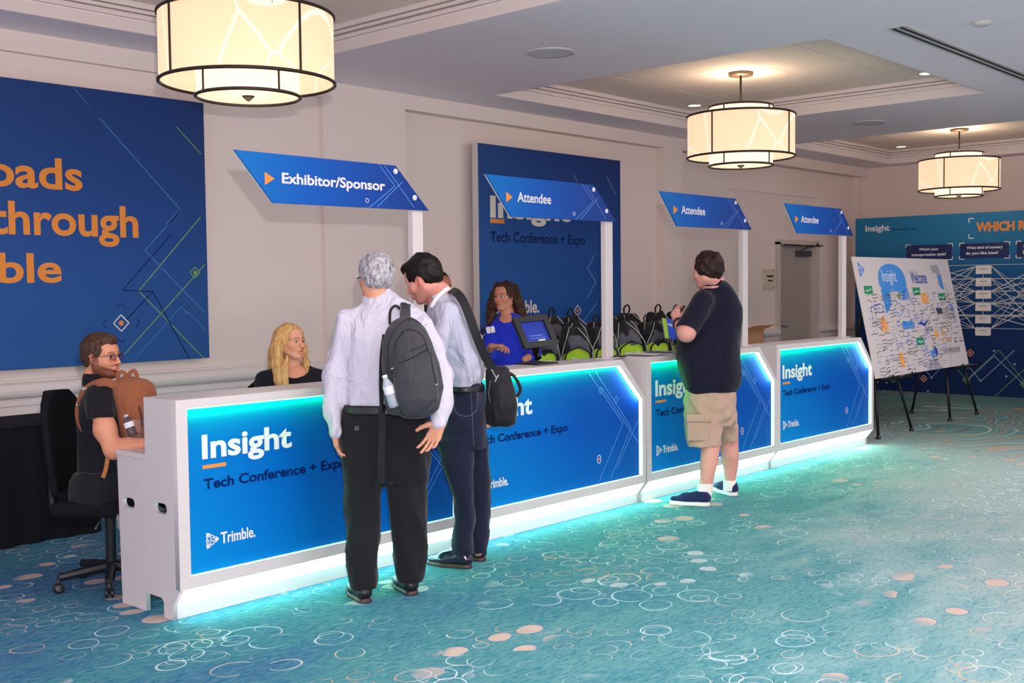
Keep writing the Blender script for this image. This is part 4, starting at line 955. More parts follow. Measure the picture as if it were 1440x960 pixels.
def nets(F, ax):
    S = F < 0; dims = np.array(F.shape); cd = dims-1
    acc = {}; keys = []; poss = []; quads = []
    def cid(i, j, k): return (i*cd[1]+j)*cd[2]+k
    for a in range(3):
        b, c = (a+1) % 3, (a+2) % 3
        sl0 = [slice(None)]*3; sl1 = [slice(None)]*3; sl0[a] = slice(0, -1); sl1[a] = slice(1, None)
        for q in (b, c): sl0[q] = slice(1, -1); sl1[q] = slice(1, -1)
        s0, s1 = S[tuple(sl0)], S[tuple(sl1)]; idx = np.nonzero(s0 != s1)
        if len(idx[0]) == 0: continue
        I = [idx[0], idx[1], idx[2]]; I[b] = I[b]+1; I[c] = I[c]+1
        J = list(I); J[a] = I[a]+1
        f0 = F[tuple(I)]; f1 = F[tuple(J)]; t = f0/(f0-f1)
        P = np.stack([ax[m][I[m]] for m in range(3)], 1).astype(float); P[:, a] += t*(ax[a][1]-ax[a][0])
        cells = []
        for db, dc in ((-1, -1), (0, -1), (0, 0), (-1, 0)):
            C = list(I); C[b] = I[b]+db; C[c] = I[c]+dc; k = cid(*C); cells.append(k); keys.append(k); poss.append(P)
        q = np.stack(cells, 1); fl = ~s0[idx]; q[fl] = q[fl][:, ::-1]; quads.append(q)
    keys = np.concatenate(keys); poss = np.concatenate(poss); quads = np.concatenate(quads)
    u, inv = np.unique(keys, return_inverse=True); n = len(u); V = np.zeros((n, 3)); cnt = np.bincount(inv, minlength=n)
    for m in range(3): V[:, m] = np.bincount(inv, poss[:, m], n)/cnt
    return V, np.searchsorted(u, quads)
def vnormals(V, Q):
    n = np.cross(V[Q[:, 2]]-V[Q[:, 0]], V[Q[:, 3]]-V[Q[:, 1]]); N = np.zeros_like(V)
    for i in range(4):
        for m in range(3): N[:, m] += np.bincount(Q[:, i], n[:, m], len(V))
    return N/np.maximum(np.linalg.norm(N, axis=1, keepdims=True), 1e-9)
def relax(V, Q, it=1, w=0.5):
    for _ in range(it):
        A = np.zeros_like(V); c = np.zeros(len(V))
        for i in range(4):
            for j in ((i+1) % 4, (i-1) % 4):
                for m in range(3): A[:, m] += np.bincount(Q[:, i], V[Q[:, j], m], len(V))
                c += np.bincount(Q[:, i], minlength=len(V))
        V = V*(1-w)+w*A/c[:, None]
    return V
def np_mesh(name, V, Q, base=(0, 0, 0), col=None):
    me = bpy.data.meshes.new(name); n = len(V); f = len(Q)
    me.vertices.add(n); me.vertices.foreach_set('co', (V-np.array(base)).astype(np.float32).ravel())
    me.loops.add(4*f); me.loops.foreach_set('vertex_index', Q.astype(np.int32).ravel())
    me.polygons.add(f); me.polygons.foreach_set('loop_start', np.arange(0, 4*f, 4, dtype=np.int32))
    me.update(calc_edges=True); me.polygons.foreach_set('use_smooth', np.ones(f, bool)); me.validate()
    if col is not None:
        a = me.color_attributes.new('tint', 'FLOAT_COLOR', 'POINT'); a.data.foreach_set('color', np.concatenate([col, np.ones((n, 1))], 1).astype(np.float32).ravel())
    return me
def wav(P, seed, f, n=7, warp=0.0, ridge=False):
    """cheap smooth noise in [-1, 1] from summed sines"""
    r = np.random.default_rng(seed); o = np.zeros(len(P)); tot = 0
    Q = P+warp*np.stack([np.sin(P[:, 1]*f*0.7+1+seed), np.sin(P[:, 2]*f*0.6+2), np.sin(P[:, 0]*f*0.8+3)], 1)
    for i in range(n):
        d = r.normal(size=3); d /= np.linalg.norm(d); ph = r.uniform(0, 6.28); w = r.uniform(0.6, 1.6)
        v = np.sin((Q@d)*f*w+ph); o += (1-2*np.abs(v)) if ridge else v; tot += 1
    return o/math.sqrt(tot)*0.8
def folds(V, Q, amp, f, seed, stretch=(1, 1, 0.35), lim=None):
    """drapery: creases drawn out along z, plus finer wrinkles"""
    N = vnormals(V, Q); P = V*np.array(stretch)
    d = amp*wav(P, seed, f, 6, 0.05, True)+amp*0.5*wav(V, seed+5, f*1.3, 6, 0.05)
    if lim is not None: d = d*lim(V)
    return V+N*d[:, None]
def obj_from(name, sdf, h, m, parent, base, fold=None, col=None, rel=1, lo=None, hi=None, xf=None, more=()):
    V, Q = sdf.mesh(h, lo, hi)
    for e in more: v2, q2 = e.mesh(h); Q = np.concatenate([Q, q2+len(V)]); V = np.concatenate([V, v2])
    if rel: V = relax(V, Q, rel)
    if fold: V = folds(V, Q, *fold)
    if xf is not None: V = V@np.array(xf[0]).T+np.array(xf[1])
    me = np_mesh(name, V, Q, base, col(V) if col else None); return link(name, me, m, parent)

# ------------------------------------------------------------------ skin, hair and cloth materials
def skin_mat(name, color):
    m = mat(name, color, 0.5, spec=0.35); nt = m.node_tree; b = nt.nodes['Principled BSDF']
    a = nt.nodes.new('ShaderNodeAttribute'); a.attribute_name = 'tint'
    mx = nt.nodes.new('ShaderNodeMix'); mx.data_type = 'RGBA'; mx.blend_type = 'MULTIPLY'; mx.inputs[0].default_value = 1
    mx.inputs[6].default_value = (*lin(color), 1); nt.links.new(a.outputs['Color'], mx.inputs[7])
    tc = nt.nodes.new('ShaderNodeTexCoord'); n = nt.nodes.new('ShaderNodeTexNoise'); n.inputs['Scale'].default_value = 30
    nt.links.new(tc.outputs['Object'], n.inputs['Vector']); m2 = nt.nodes.new('ShaderNodeMix'); m2.data_type = 'RGBA'; m2.blend_type = 'MULTIPLY'
    cr = nt.nodes.new('ShaderNodeValToRGB'); cr.color_ramp.elements[0].color = (0.9, 0.82, 0.8, 1); cr.color_ramp.elements[1].color = (1, 1, 1, 1); nt.links.new(n.outputs['Fac'], cr.inputs[0])
    m2.inputs[0].default_value = 0.6; nt.links.new(mx.outputs[2], m2.inputs[6]); nt.links.new(cr.outputs[0], m2.inputs[7])
    nt.links.new(m2.outputs[2], b.inputs['Base Color'])
    b.inputs['Subsurface Weight'].default_value = 0.08; b.inputs['Subsurface Radius'].default_value = (0.02, 0.008, 0.004); b.inputs['Subsurface Scale'].default_value = 0.5
    return m
def hair_mat(name, c1, c2, scale=60, st=(1, 1, 0.12), rough=0.5):
    m = bpy.data.materials.new(name); m.use_nodes = True; nt = m.node_tree; N = nt.nodes; L = nt.links; b = N['Principled BSDF']
    b.inputs['Roughness'].default_value = rough; b.inputs['Specular IOR Level'].default_value = 0.18
    tc = N.new('ShaderNodeTexCoord'); mp = N.new('ShaderNodeMapping'); mp.inputs['Scale'].default_value = st; L.new(tc.outputs['Object'], mp.inputs[0])
    n = N.new('ShaderNodeTexNoise'); n.inputs['Scale'].default_value = scale; n.inputs['Detail'].default_value = 5; n.inputs['Roughness'].default_value = 0.7; L.new(mp.outputs[0], n.inputs['Vector'])
    cr = N.new('ShaderNodeValToRGB'); e = cr.color_ramp.elements; e[0].position = 0.35; e[1].position = 0.66; e[0].color = (*lin(c1), 1); e[1].color = (*lin(c2), 1)
    L.new(n.outputs['Fac'], cr.inputs[0]); L.new(cr.outputs[0], b.inputs['Base Color'])
    bp = N.new('ShaderNodeBump'); bp.inputs['Strength'].default_value = 0.8; bp.inputs['Distance'].default_value = 0.004; L.new(n.outputs['Fac'], bp.inputs['Height']); L.new(bp.outputs[0], b.inputs['Normal'])
    return m
def cloth_mat(name, color, bump=0.25, bscale=350, rough=0.85, sheen=0.1, noise=0.05, nscale=8, wrinkle=1.0):
    m = mat(name, color, rough, noise=noise, nscale=nscale, bump=bump, bscale=bscale, spec=0.25, sheen=sheen)
    nt = m.node_tree; b = nt.nodes['Principled BSDF']; tc = nt.nodes.new('ShaderNodeTexCoord'); mp = nt.nodes.new('ShaderNodeMapping')
    mp.inputs['Rotation'].default_value = (0.5, 0.3, 0.6); mp.inputs['Scale'].default_value = (1, 1, 0.5); nt.links.new(tc.outputs['Object'], mp.inputs[0])
    w1 = nt.nodes.new('ShaderNodeTexNoise'); w1.inputs['Scale'].default_value = 9; w1.inputs['Detail'].default_value = 2.5; w1.inputs['Distortion'].default_value = 1.4; nt.links.new(mp.outputs[0], w1.inputs['Vector'])
    b2 = nt.nodes.new('ShaderNodeBump'); b2.inputs['Strength'].default_value = 0.55*wrinkle; b2.inputs['Distance'].default_value = 0.03; nt.links.new(w1.outputs['Fac'], b2.inputs['Height'])
    old = b.inputs['Normal'].links[0].from_node; nt.links.new(b2.outputs[0], old.inputs['Normal']); return m
eye_w = mat('eye_white', 'c2b0a8', 0.3); eye_d = mat('eye_dark', '2a1d18', 0.15)

# ------------------------------------------------------------------ head in its own frame: x right, y forward, z up, chin z -.115, crown z +.12
def head_frame(c, fwd_, roll=0.0):
    f = np.array(fwd_, float); f /= np.linalg.norm(f); r = np.cross(f, [0, 0, 1]); r /= np.linalg.norm(r); u = np.cross(r, f)
    r2_ = r*math.cos(roll)+u*math.sin(roll); u2_ = -r*math.sin(roll)+u*math.cos(roll)
    return np.stack([r2_, f, u2_], 1), np.array(c, float)
def head_sdf(jaw=1.0, fem=False, mouth=0.0, full=0.0):
    s = Sdf()
    s.ell((0, -0.018, 0.035), (0.074, 0.094, 0.084), 0.02)
    s.ell((0, 0.028, -0.022), (0.061+full*0.006, 0.060, 0.082), 0.03)
    for x in (-1, 1):
        s.cone((x*0.052*jaw, -0.005, -0.052), (x*0.022*jaw, 0.052, -0.094), 0.020+full*0.006, 0.017+full*0.004, 0.03)
        s.ell((x*0.040, 0.060, -0.026), (0.020+full*0.003, 0.018, 0.020), 0.025)
        s.cone((x*0.012, 0.082, 0.024), (x*0.044, 0.070, 0.022), 0.010, 0.010, 0.018)
    s.ell((0, 0.070, -0.098), (0.018*jaw, 0.017, 0.016), 0.025)
    s.ell((0, 0.048, 0.052), (0.052, 0.036, 0.040), 0.03)
    for x in (-1, 1): s.ell((x*0.031, 0.093, 0.002), (0.017, 0.012, 0.011), 0.012, 's')
    s.chain([(0, 0.086, 0.012), (0, 0.098, -0.012), (0, 0.109, -0.030)], [0.0075, 0.0085, 0.0105], 0.010)
    for x in (-1, 1): s.ell((x*0.011, 0.098, -0.034), (0.0075, 0.009, 0.0065), 0.006)
    s.ell((0, 0.084, -0.060), (0.024, 0.014, 0.018), 0.014)
    s.cone((-0.019, 0.089, -0.0600), (0, 0.097, -0.0565), 0.0040, 0.0052, 0.006); s.cone((0.019, 0.089, -0.0600), (0, 0.097, -0.0565), 0.0040, 0.0052, 0.006)
    s.cone((-0.016, 0.089, -0.0665-mouth*0.5), (0, 0.0955, -0.069-mouth), 0.0045, 0.0065, 0.006); s.cone((0.016, 0.089, -0.0665-mouth*0.5), (0, 0.0955, -0.069-mouth), 0.0045, 0.0065, 0.006)
    s.cone((-0.017, 0.097, -0.0625-mouth*0.5), (0.017, 0.097, -0.0625-mouth*0.5), 0.0012+mouth*0.55, 0.0012+mouth*0.55, 0.003, op='s')
    for x in (-1, 1):        # ears
        s.cone((x*0.076, -0.012, 0.012), (x*0.073, -0.004, -0.026), 0.017, 0.010, 0.008, flat=((1, -x*0.35, 0), 2.4))
        s.ell((x*0.083, -0.006, 0.004), (0.006, 0.009, 0.015), 0.005, 's')
    return s
def face_tint(V, lips=(0.78, 0.45, 0.45), beard=None, stub=0.0, blush=0.12):
    x, y, z = V[:, 0], V[:, 1], V[:, 2]; c = np.ones((len(V), 3))
    def mixc(m, col):
        nonlocal c
        c = c*(1-m[:, None])+c*np.array(col)[None]*m[:, None]
    sm = lambda v: 1/(1+np.exp(-v))
    ck = np.exp(-(((np.abs(x)-0.042)/0.02)**2+((z+0.03)/0.022)**2))*(y > 0.02); mixc(ck*blush*2.5, (1.0, 0.78, 0.76))
    mixc(np.exp(-((x/0.014)**2+((z+0.03)/0.014)**2))*(y > 0.09)*0.35, (1.0, 0.75, 0.72))
    lip = ((np.abs(z+0.0625)-0.010*(1-(x/0.025)**2)) < 0)*(np.abs(x) < 0.0235)*(y > 0.082); mixc(lip.astype(float)*0.9, lips)
    brow = sm((0.0042-np.abs(z-0.0245-0.006*np.cos((np.abs(x)-0.03)*60)+0.004))*1500)*sm((0.019-np.abs(np.abs(x)-0.031))*600)*(y > 0.055); mixc(brow*0.85, (0.30, 0.22, 0.18))
    socket = np.exp(-(((np.abs(x)-0.031)/0.017)**2+((z-0.002)/0.011)**2))*(y > 0.05); mixc(socket*0.45, (0.72, 0.58, 0.56))
    ear = (np.abs(x) > 0.068)*(y < 0.02)*(np.abs(z) < 0.04); mixc(ear*0.5, (1.0, 0.72, 0.70))
    if beard is not None:
        jl = sm((-0.024-0.50*np.maximum(y, 0)-z)*420)*sm((y+0.014)*400)
        sb = ((np.abs(x) > 0.052)*(y < 0.028)*(y > -0.004)*(z > -0.06)*(z < 0.015)).astype(float)
        mou = sm((0.007-np.abs(z+0.047))*1200)*(np.abs(x) < 0.03)*(y > 0.07)
        mixc(np.clip(np.maximum(np.maximum(jl*(1-lip*1.0), sb*0.8), mou*0.75), 0, 1)*stub, beard)
    return np.clip(c, 0, 1)
def hand_sdf(s, side=1, curl=(0.3, 0.35, 0.4, 0.45), spread=0.06, thumb=(0.6, 0.3), sc=1.0, T=None):
    """hand from the wrist (origin) along +y, thumb towards side*x, palm facing -z; T maps to the sdf's frame"""
    T = T or (lambda p: np.array(p, float))
    base = [(0.030, 0.088, 0.002), (0.010, 0.092, 0.004), (-0.010, 0.088, 0.002), (-0.029, 0.080, -0.002)]
    lens = [(0.042, 0.025, 0.020), (0.046, 0.028, 0.021), (0.042, 0.026, 0.020), (0.033, 0.020, 0.018)]; rad = [0.0092, 0.0095, 0.0090, 0.0080]
    for i in range(4):
        b = np.array(base[i])*sc; b[0] *= side
        s.cone(T((side*0.012*(1.2-i*0.8)*sc, 0.0, 0)), T(b), 0.017*sc, 0.0125*sc, 0.014)
        a = spread*(1.5-i)*side; p = b; ang = 0.0
        for j, l in enumerate(lens[i]):
            ang += curl[i]*(0.8 if j == 0 else 1.0); l *= sc
            q = p+np.array([math.sin(a)*math.cos(ang)*l, math.cos(a)*math.cos(ang)*l, -math.sin(ang)*l])
            s.cone(T(p), T(q), rad[i]*sc*(1-0.08*j), rad[i]*sc*(1-0.08*(j+1)), 0.003); p = q
    p0 = np.array([side*0.020, 0.018, -0.004])*sc; p1 = p0+np.array([side*0.030*math.sin(thumb[0]+0.5), 0.030*math.cos(thumb[0]+0.2), -0.012])*sc
    p2 = p1+np.array([side*0.034*math.sin(thumb[0]), 0.034*math.cos(thumb[0]), -0.034*math.sin(thumb[1])])*sc; p3 = p2+np.array([side*0.026*math.sin(thumb[0]-0.25), 0.026*math.cos(thumb[0]-0.25), -0.026*math.sin(thumb[1])])*sc
    s.chain([T(p0), T(p1), T(p2), T(p3)], [0.018*sc, 0.0145*sc, 0.0108*sc, 0.0088*sc], 0.006)
    return s
def hand_T(wrist, tip_dir, palm_dir):
    y = np.array(tip_dir, float); y /= np.linalg.norm(y); z = -np.array(palm_dir, float); z = z-y*(z@y); z /= np.linalg.norm(z); x = np.cross(y, z); w_ = np.array(wrist, float)
    return lambda p: w_+x*p[0]+y*p[1]+z*p[2]
class Body:
    """collects the skin pieces of one figure into a single mesh"""
    def __init__(s): s.V = []; s.Q = []; s.C = []; s.n = 0
    def add(s, V, Q, C=None):
        s.V.append(V); s.Q.append(Q+s.n); s.n += len(V); s.C.append(np.ones((len(V), 3)) if C is None else C)
    def sdf(s, sd, h, lo=None, hi=None, rel=1, tint=None, xf=None):
        V, Q = sd.mesh(h, lo, hi); V = relax(V, Q, rel, 0.4) if rel else V; C = tint(V) if tint else None
        if xf is not None: V = V@xf[0].T+xf[1]
        s.add(V, Q, C)
    def build(s, m, parent, base, name='body'):
        me = np_mesh(name, np.concatenate(s.V), np.concatenate(s.Q), base, np.concatenate(s.C)); return link(name, me, m, parent)
def head(B, fr, neck_to, neck_r=0.055, sc=1.0, tint=None, **kw):
    """adds head and neck; neck_to is the world point at the base of the neck"""
    R_, c = fr; s = head_sdf(**kw); s2 = s
    nl = (np.array(neck_to)-c)@R_/sc
    s.cone((0, -0.025, -0.05), nl, neck_r/sc*0.93, neck_r/sc*1.08, 0.03)
    s.cone(nl, nl+np.array([0, 0, -0.03]), neck_r/sc*1.08, neck_r/sc*1.3, 0.03)
    B.sdf(s, 0.0034, rel=1, tint=tint or face_tint, xf=(R_*sc, c))
def eyes(fr, parent, base, sc=1.0, y=0.0745, look=(0, 1, 0)):
    R_, c = fr
    for x in (-1, 1):
        p = c+R_@(np.array([x*0.031, y, 0.001])*sc)-np.array(base)
        mb = MB(); mb.lathe([(0.0118*sc*math.sin(PI*i/12), -0.0118*sc*math.cos(PI*i/12)) for i in range(13)], 16, basis(p, R_[:, 0], -R_[:, 2], R_[:, 1]), cap=False)
        e = mb.build('eye', eye_w, parent, True)
        ld = np.array(look, float); ld /= np.linalg.norm(ld); q = R_@ld
        mb = MB(); mb.lathe([(0.0, 0.0123*sc), (0.0040*sc, 0.0119*sc), (0.0072*sc, 0.0100*sc)], 14, basis(p, np.cross([0, 0, 1], q)/np.linalg.norm(np.cross([0, 0, 1], q)), np.cross(q, np.cross([0, 0, 1], q))/np.linalg.norm(np.cross([0, 0, 1], q)), q), cap=False)
        mb.build('iris', eye_d, e, True)
def hair_short(fr, m, parent, base, sc=1.0, h=0.0036, thick=0.012, line=0.058, nape=-0.055, side=0.0, amp=0.003, seed=1, top=0.0, sideburn=True, front=0.0, freq=70):
    R_, c = fr; s = Sdf(); t = thick
    s.ell((0, -0.020, 0.036+top*0.5), (0.074+t, 0.094+t, 0.084+t+top), 0.02)
    s.ell((0, -0.045, -0.01), (0.062+t*0.8, 0.058+t*0.6, 0.06), 0.03)
    if front: s.ell((0, 0.055, 0.095), (0.045, 0.03+front, 0.025+front*0.6), 0.03)
    # hairline: face cut-out, round the ears and the nape
    s.ell((0, 0.10, -0.02), (0.060, 0.075, line+0.03), 0.010, 's')
    s.ell((0, 0.07, -0.075), (0.12, 0.072, 0.07), 0.010, 's')
    for x in (-1, 1): s.ell((x*0.085, 0.002, -0.018+side), (0.03, 0.026, 0.034), 0.008, 's')
    s.plane((0, -0.05, nape), (0, 0.25, -1), 0.012)
    V, Q = s.mesh(h); V = relax(V, Q, 1); N = vnormals(V, Q)
    d = amp*wav(V*np.array([1, 1, 0.5]), seed, freq, 8, 0.01, True)+amp*0.6*wav(V, seed+3, freq*2.5, 8, 0.0)
    V = V+N*d[:, None]; V = V*sc@R_.T+c
    return link('hair', np_mesh('hair', V, Q, base), m, parent)
def limb(s, pts, rs, k=0.03): return s.chain([np.array(p, float) for p in pts], rs, k)
def shoe(parent, base, heel, toe, m, sole_m, name='shoe', hgt=0.085, w=0.047, sole=0.022, pointed=0.0):
    """shoe standing on the floor from heel to toe (world points)"""
    a = np.array([heel[0], heel[1], 0.0]); b = np.array([toe[0], toe[1], 0.0]); d = b-a; L = np.linalg.norm(d); d /= L; n = V3(-d[1], d[0], 0)
    P = lambda f, z: a+d*L*f+V3(0, 0, z)
    s = Sdf(); z0 = sole
    s.cone(P(0.13, z0+0.028), P(0.60, z0+0.018), w*0.80, w*0.98, 0.02, flat=((0, 0, 1), 1.1)); s.cone(P(0.60, z0+0.018), P(0.86, z0+0.010), w*0.98, w*(0.75-0.2*pointed), 0.02, flat=((0, 0, 1), 1.7))
    s.cone(P(0.16, z0+0.03), P(0.22, hgt+0.01), w*0.76, w*0.80, 0.02); s.cone(P(0.22, hgt), P(0.5, hgt*0.55), w*0.72, w*0.66, 0.03)
    s.plane((0, 0, sole), (0, 0, -1), 0.004); s.plane(P(0.2, hgt+0.025), (0, 0, 1), 0.006)
    o = obj_from(name, s, 0.006, m, parent, base)
    q = Sdf(); q.cone(P(0.15, 0), P(0.60, 0), w*0.84, w*1.06, 0.01, flat=((0, 0, 1), 0.9)); q.cone(P(0.60, 0), P(0.87, 0), w*1.06, w*(0.82-0.2*pointed), 0.01)
    q.plane((0, 0, sole+0.003), (0, 0, 1), 0.002); q.plane((0, 0, 0.0005), (0, 0, -1), 0.002)
    so = obj_from('sole', q, 0.006, sole_m, o, base, rel=0); return o
def person(label, base): return thing('person', label, 'person', base)
def patch(mb, pts, M=None): mb.add(pts, [tuple(range(len(pts)))], M)
def strap(name, pts, w, th, nrm, m, parent, base):
    """flat webbing along world points; nrm = list of normals or one"""
    mb = MB(); P = [Vector(p)-Vector(base) for p in pts]; k = len(P); vs = []
    for i, p in enumerate(P):
        t = (P[min(i+1, k-1)]-P[max(i-1, 0)]).normalized(); n = Vector(nrm[i] if isinstance(nrm[0], (tuple, list, np.ndarray, Vector)) else nrm); n = (n-t*n.dot(t)).normalized(); b = t.cross(n)
        for (u, v) in ((-1, -1), (1, -1), (1, 1), (-1, 1)): vs.append(p+b*(u*w/2)+n*(v*th/2))
    fs = [(i*4+j, i*4+(j+1) % 4, i*4+4+(j+1) % 4, i*4+4+j) for i in range(k-1) for j in range(4)]+[(3, 2, 1, 0), tuple(range((k-1)*4, k*4))]
    mb.add(vs, fs); return mb.build(name, m, parent)
def smooth_pts(pts, n=6):
    """Catmull-Rom through world points"""
    P = [np.array(p, float) for p in pts]; P = [2*P[0]-P[1]]+P+[2*P[-1]-P[-2]]; o = []
    for i in range(1, len(P)-2):
        for j in range(n):
            t = j/n; o.append(0.5*((2*P[i])+(-P[i-1]+P[i+1])*t+(2*P[i-1]-5*P[i]+4*P[i+1]-P[i+2])*t*t+(-P[i-1]+3*P[i]-3*P[i+1]+P[i+2])*t**3))
    return o+[P[-2]]
from mathutils.bvhtree import BVHTree
def onto(o, base, pts, dirv, off=0.003):
    """drops world points along dirv onto the surface of o"""
    t = BVHTree.FromPolygons([v.co[:] for v in o.data.vertices], [p.vertices[:] for p in o.data.polygons]); r = []
    d = Vector(dirv).normalized(); b = Vector(base)
    for p in pts:
        q = Vector(p)-b; h = t.ray_cast(q-d*0.6, d)
        r.append(tuple((h[0] if h[0] is not None else q)-d*off))
    return r
def glasses(fr, parent, base, m, sc=1.0, lens=None, w=0.023, hh=0.016):
    R_, c = fr; g = lambda p: Vector(c+R_@(np.array(p)*sc)-np.array(base)); mb = MB()
    for x in (-1, 1):
        mb.tube([g((x*0.032+w*math.copysign(abs(math.cos(a))**0.7, math.cos(a)), 0.099-0.006*abs(math.cos(a))*0-0.004*(x*math.cos(a) > 0)*abs(math.cos(a)), 0.000+hh*math.copysign(abs(math.sin(a))**0.7, math.sin(a)))) for a in [2*PI*i/20 for i in range(20)]], 0.0019*sc, n=5, closed=True)
        mb.tube([g((x*0.055, 0.095, 0.008)), g((x*0.073, 0.07, 0.008)), g((x*0.079, 0.0, 0.006)), g((x*0.078, -0.03, -0.008))], 0.0019*sc, n=5)
    mb.tube([g((-0.010, 0.099, 0.004)), g((0, 0.103, 0.006)), g((0.010, 0.099, 0.004))], 0.0018*sc, n=5)
    o = mb.build('glasses', m, parent, True)
    if lens:
        for x in (-1, 1):
            l = MB(); l.add([g((x*0.032+w*0.95*math.copysign(abs(math.cos(a))**0.7, math.cos(a)), 0.098, hh*0.95*math.copysign(abs(math.sin(a))**0.7, math.sin(a)))) for a in [2*PI*i/20 for i in range(20)]], [tuple(range(20))]); l.build('lens', lens, o)
    return o
def hair_long(fr, m, parent, base, locks, sc=1.0, part=0.01, seed=2, amp=0.0035, face=(0.05, 0.10), extra=None):
    """long hair: a cap over the skull with locks (world points, radii) falling from it"""
    R_, c = fr; s = Sdf(); t = 0.014
    T = lambda p: c+R_@(np.array(p, float)*sc)
    rot = R_
    def E(cc, r, k=0.02, op='u'): s.ell(T(cc), np.array(r)*sc, k, op, rot)
    E((0, -0.020, 0.038), (0.074+t, 0.094+t, 0.084+t)); E((0, -0.04, -0.02), (0.078, 0.07, 0.09), 0.03)
    E((part, 0.108, -0.015), (face[0], 0.075, face[1]), 0.012, 's')
    for pts, rs, fl in locks: s.chain([np.array(p, float) for p in pts], rs, 0.018, fl)
    E((0.0, 0.115, -0.045), (face[0]*0.92, 0.07, face[1]*0.8), 0.008, 's')
    if extra: extra(s, T, rot)
    V, Q = s.mesh(0.0045); V = relax(V, Q, 1); N = vnormals(V, Q)
    d = amp*wav(V*np.array([1, 1, 0.14]), seed, 150, 8, 0.0, True)+amp*0.7*wav(V*np.array([1, 1, 0.2]), seed+3, 60, 6, 0.0)
    return link('hair', np_mesh('hair', V+N*d[:, None], Q, base), m, parent)
UP = V3(0, 0, 1)
def fdir(a, b, c=0.0): return RX*a+FX*b+UP*c      # a across (to the camera's right), b away from the camera, c up

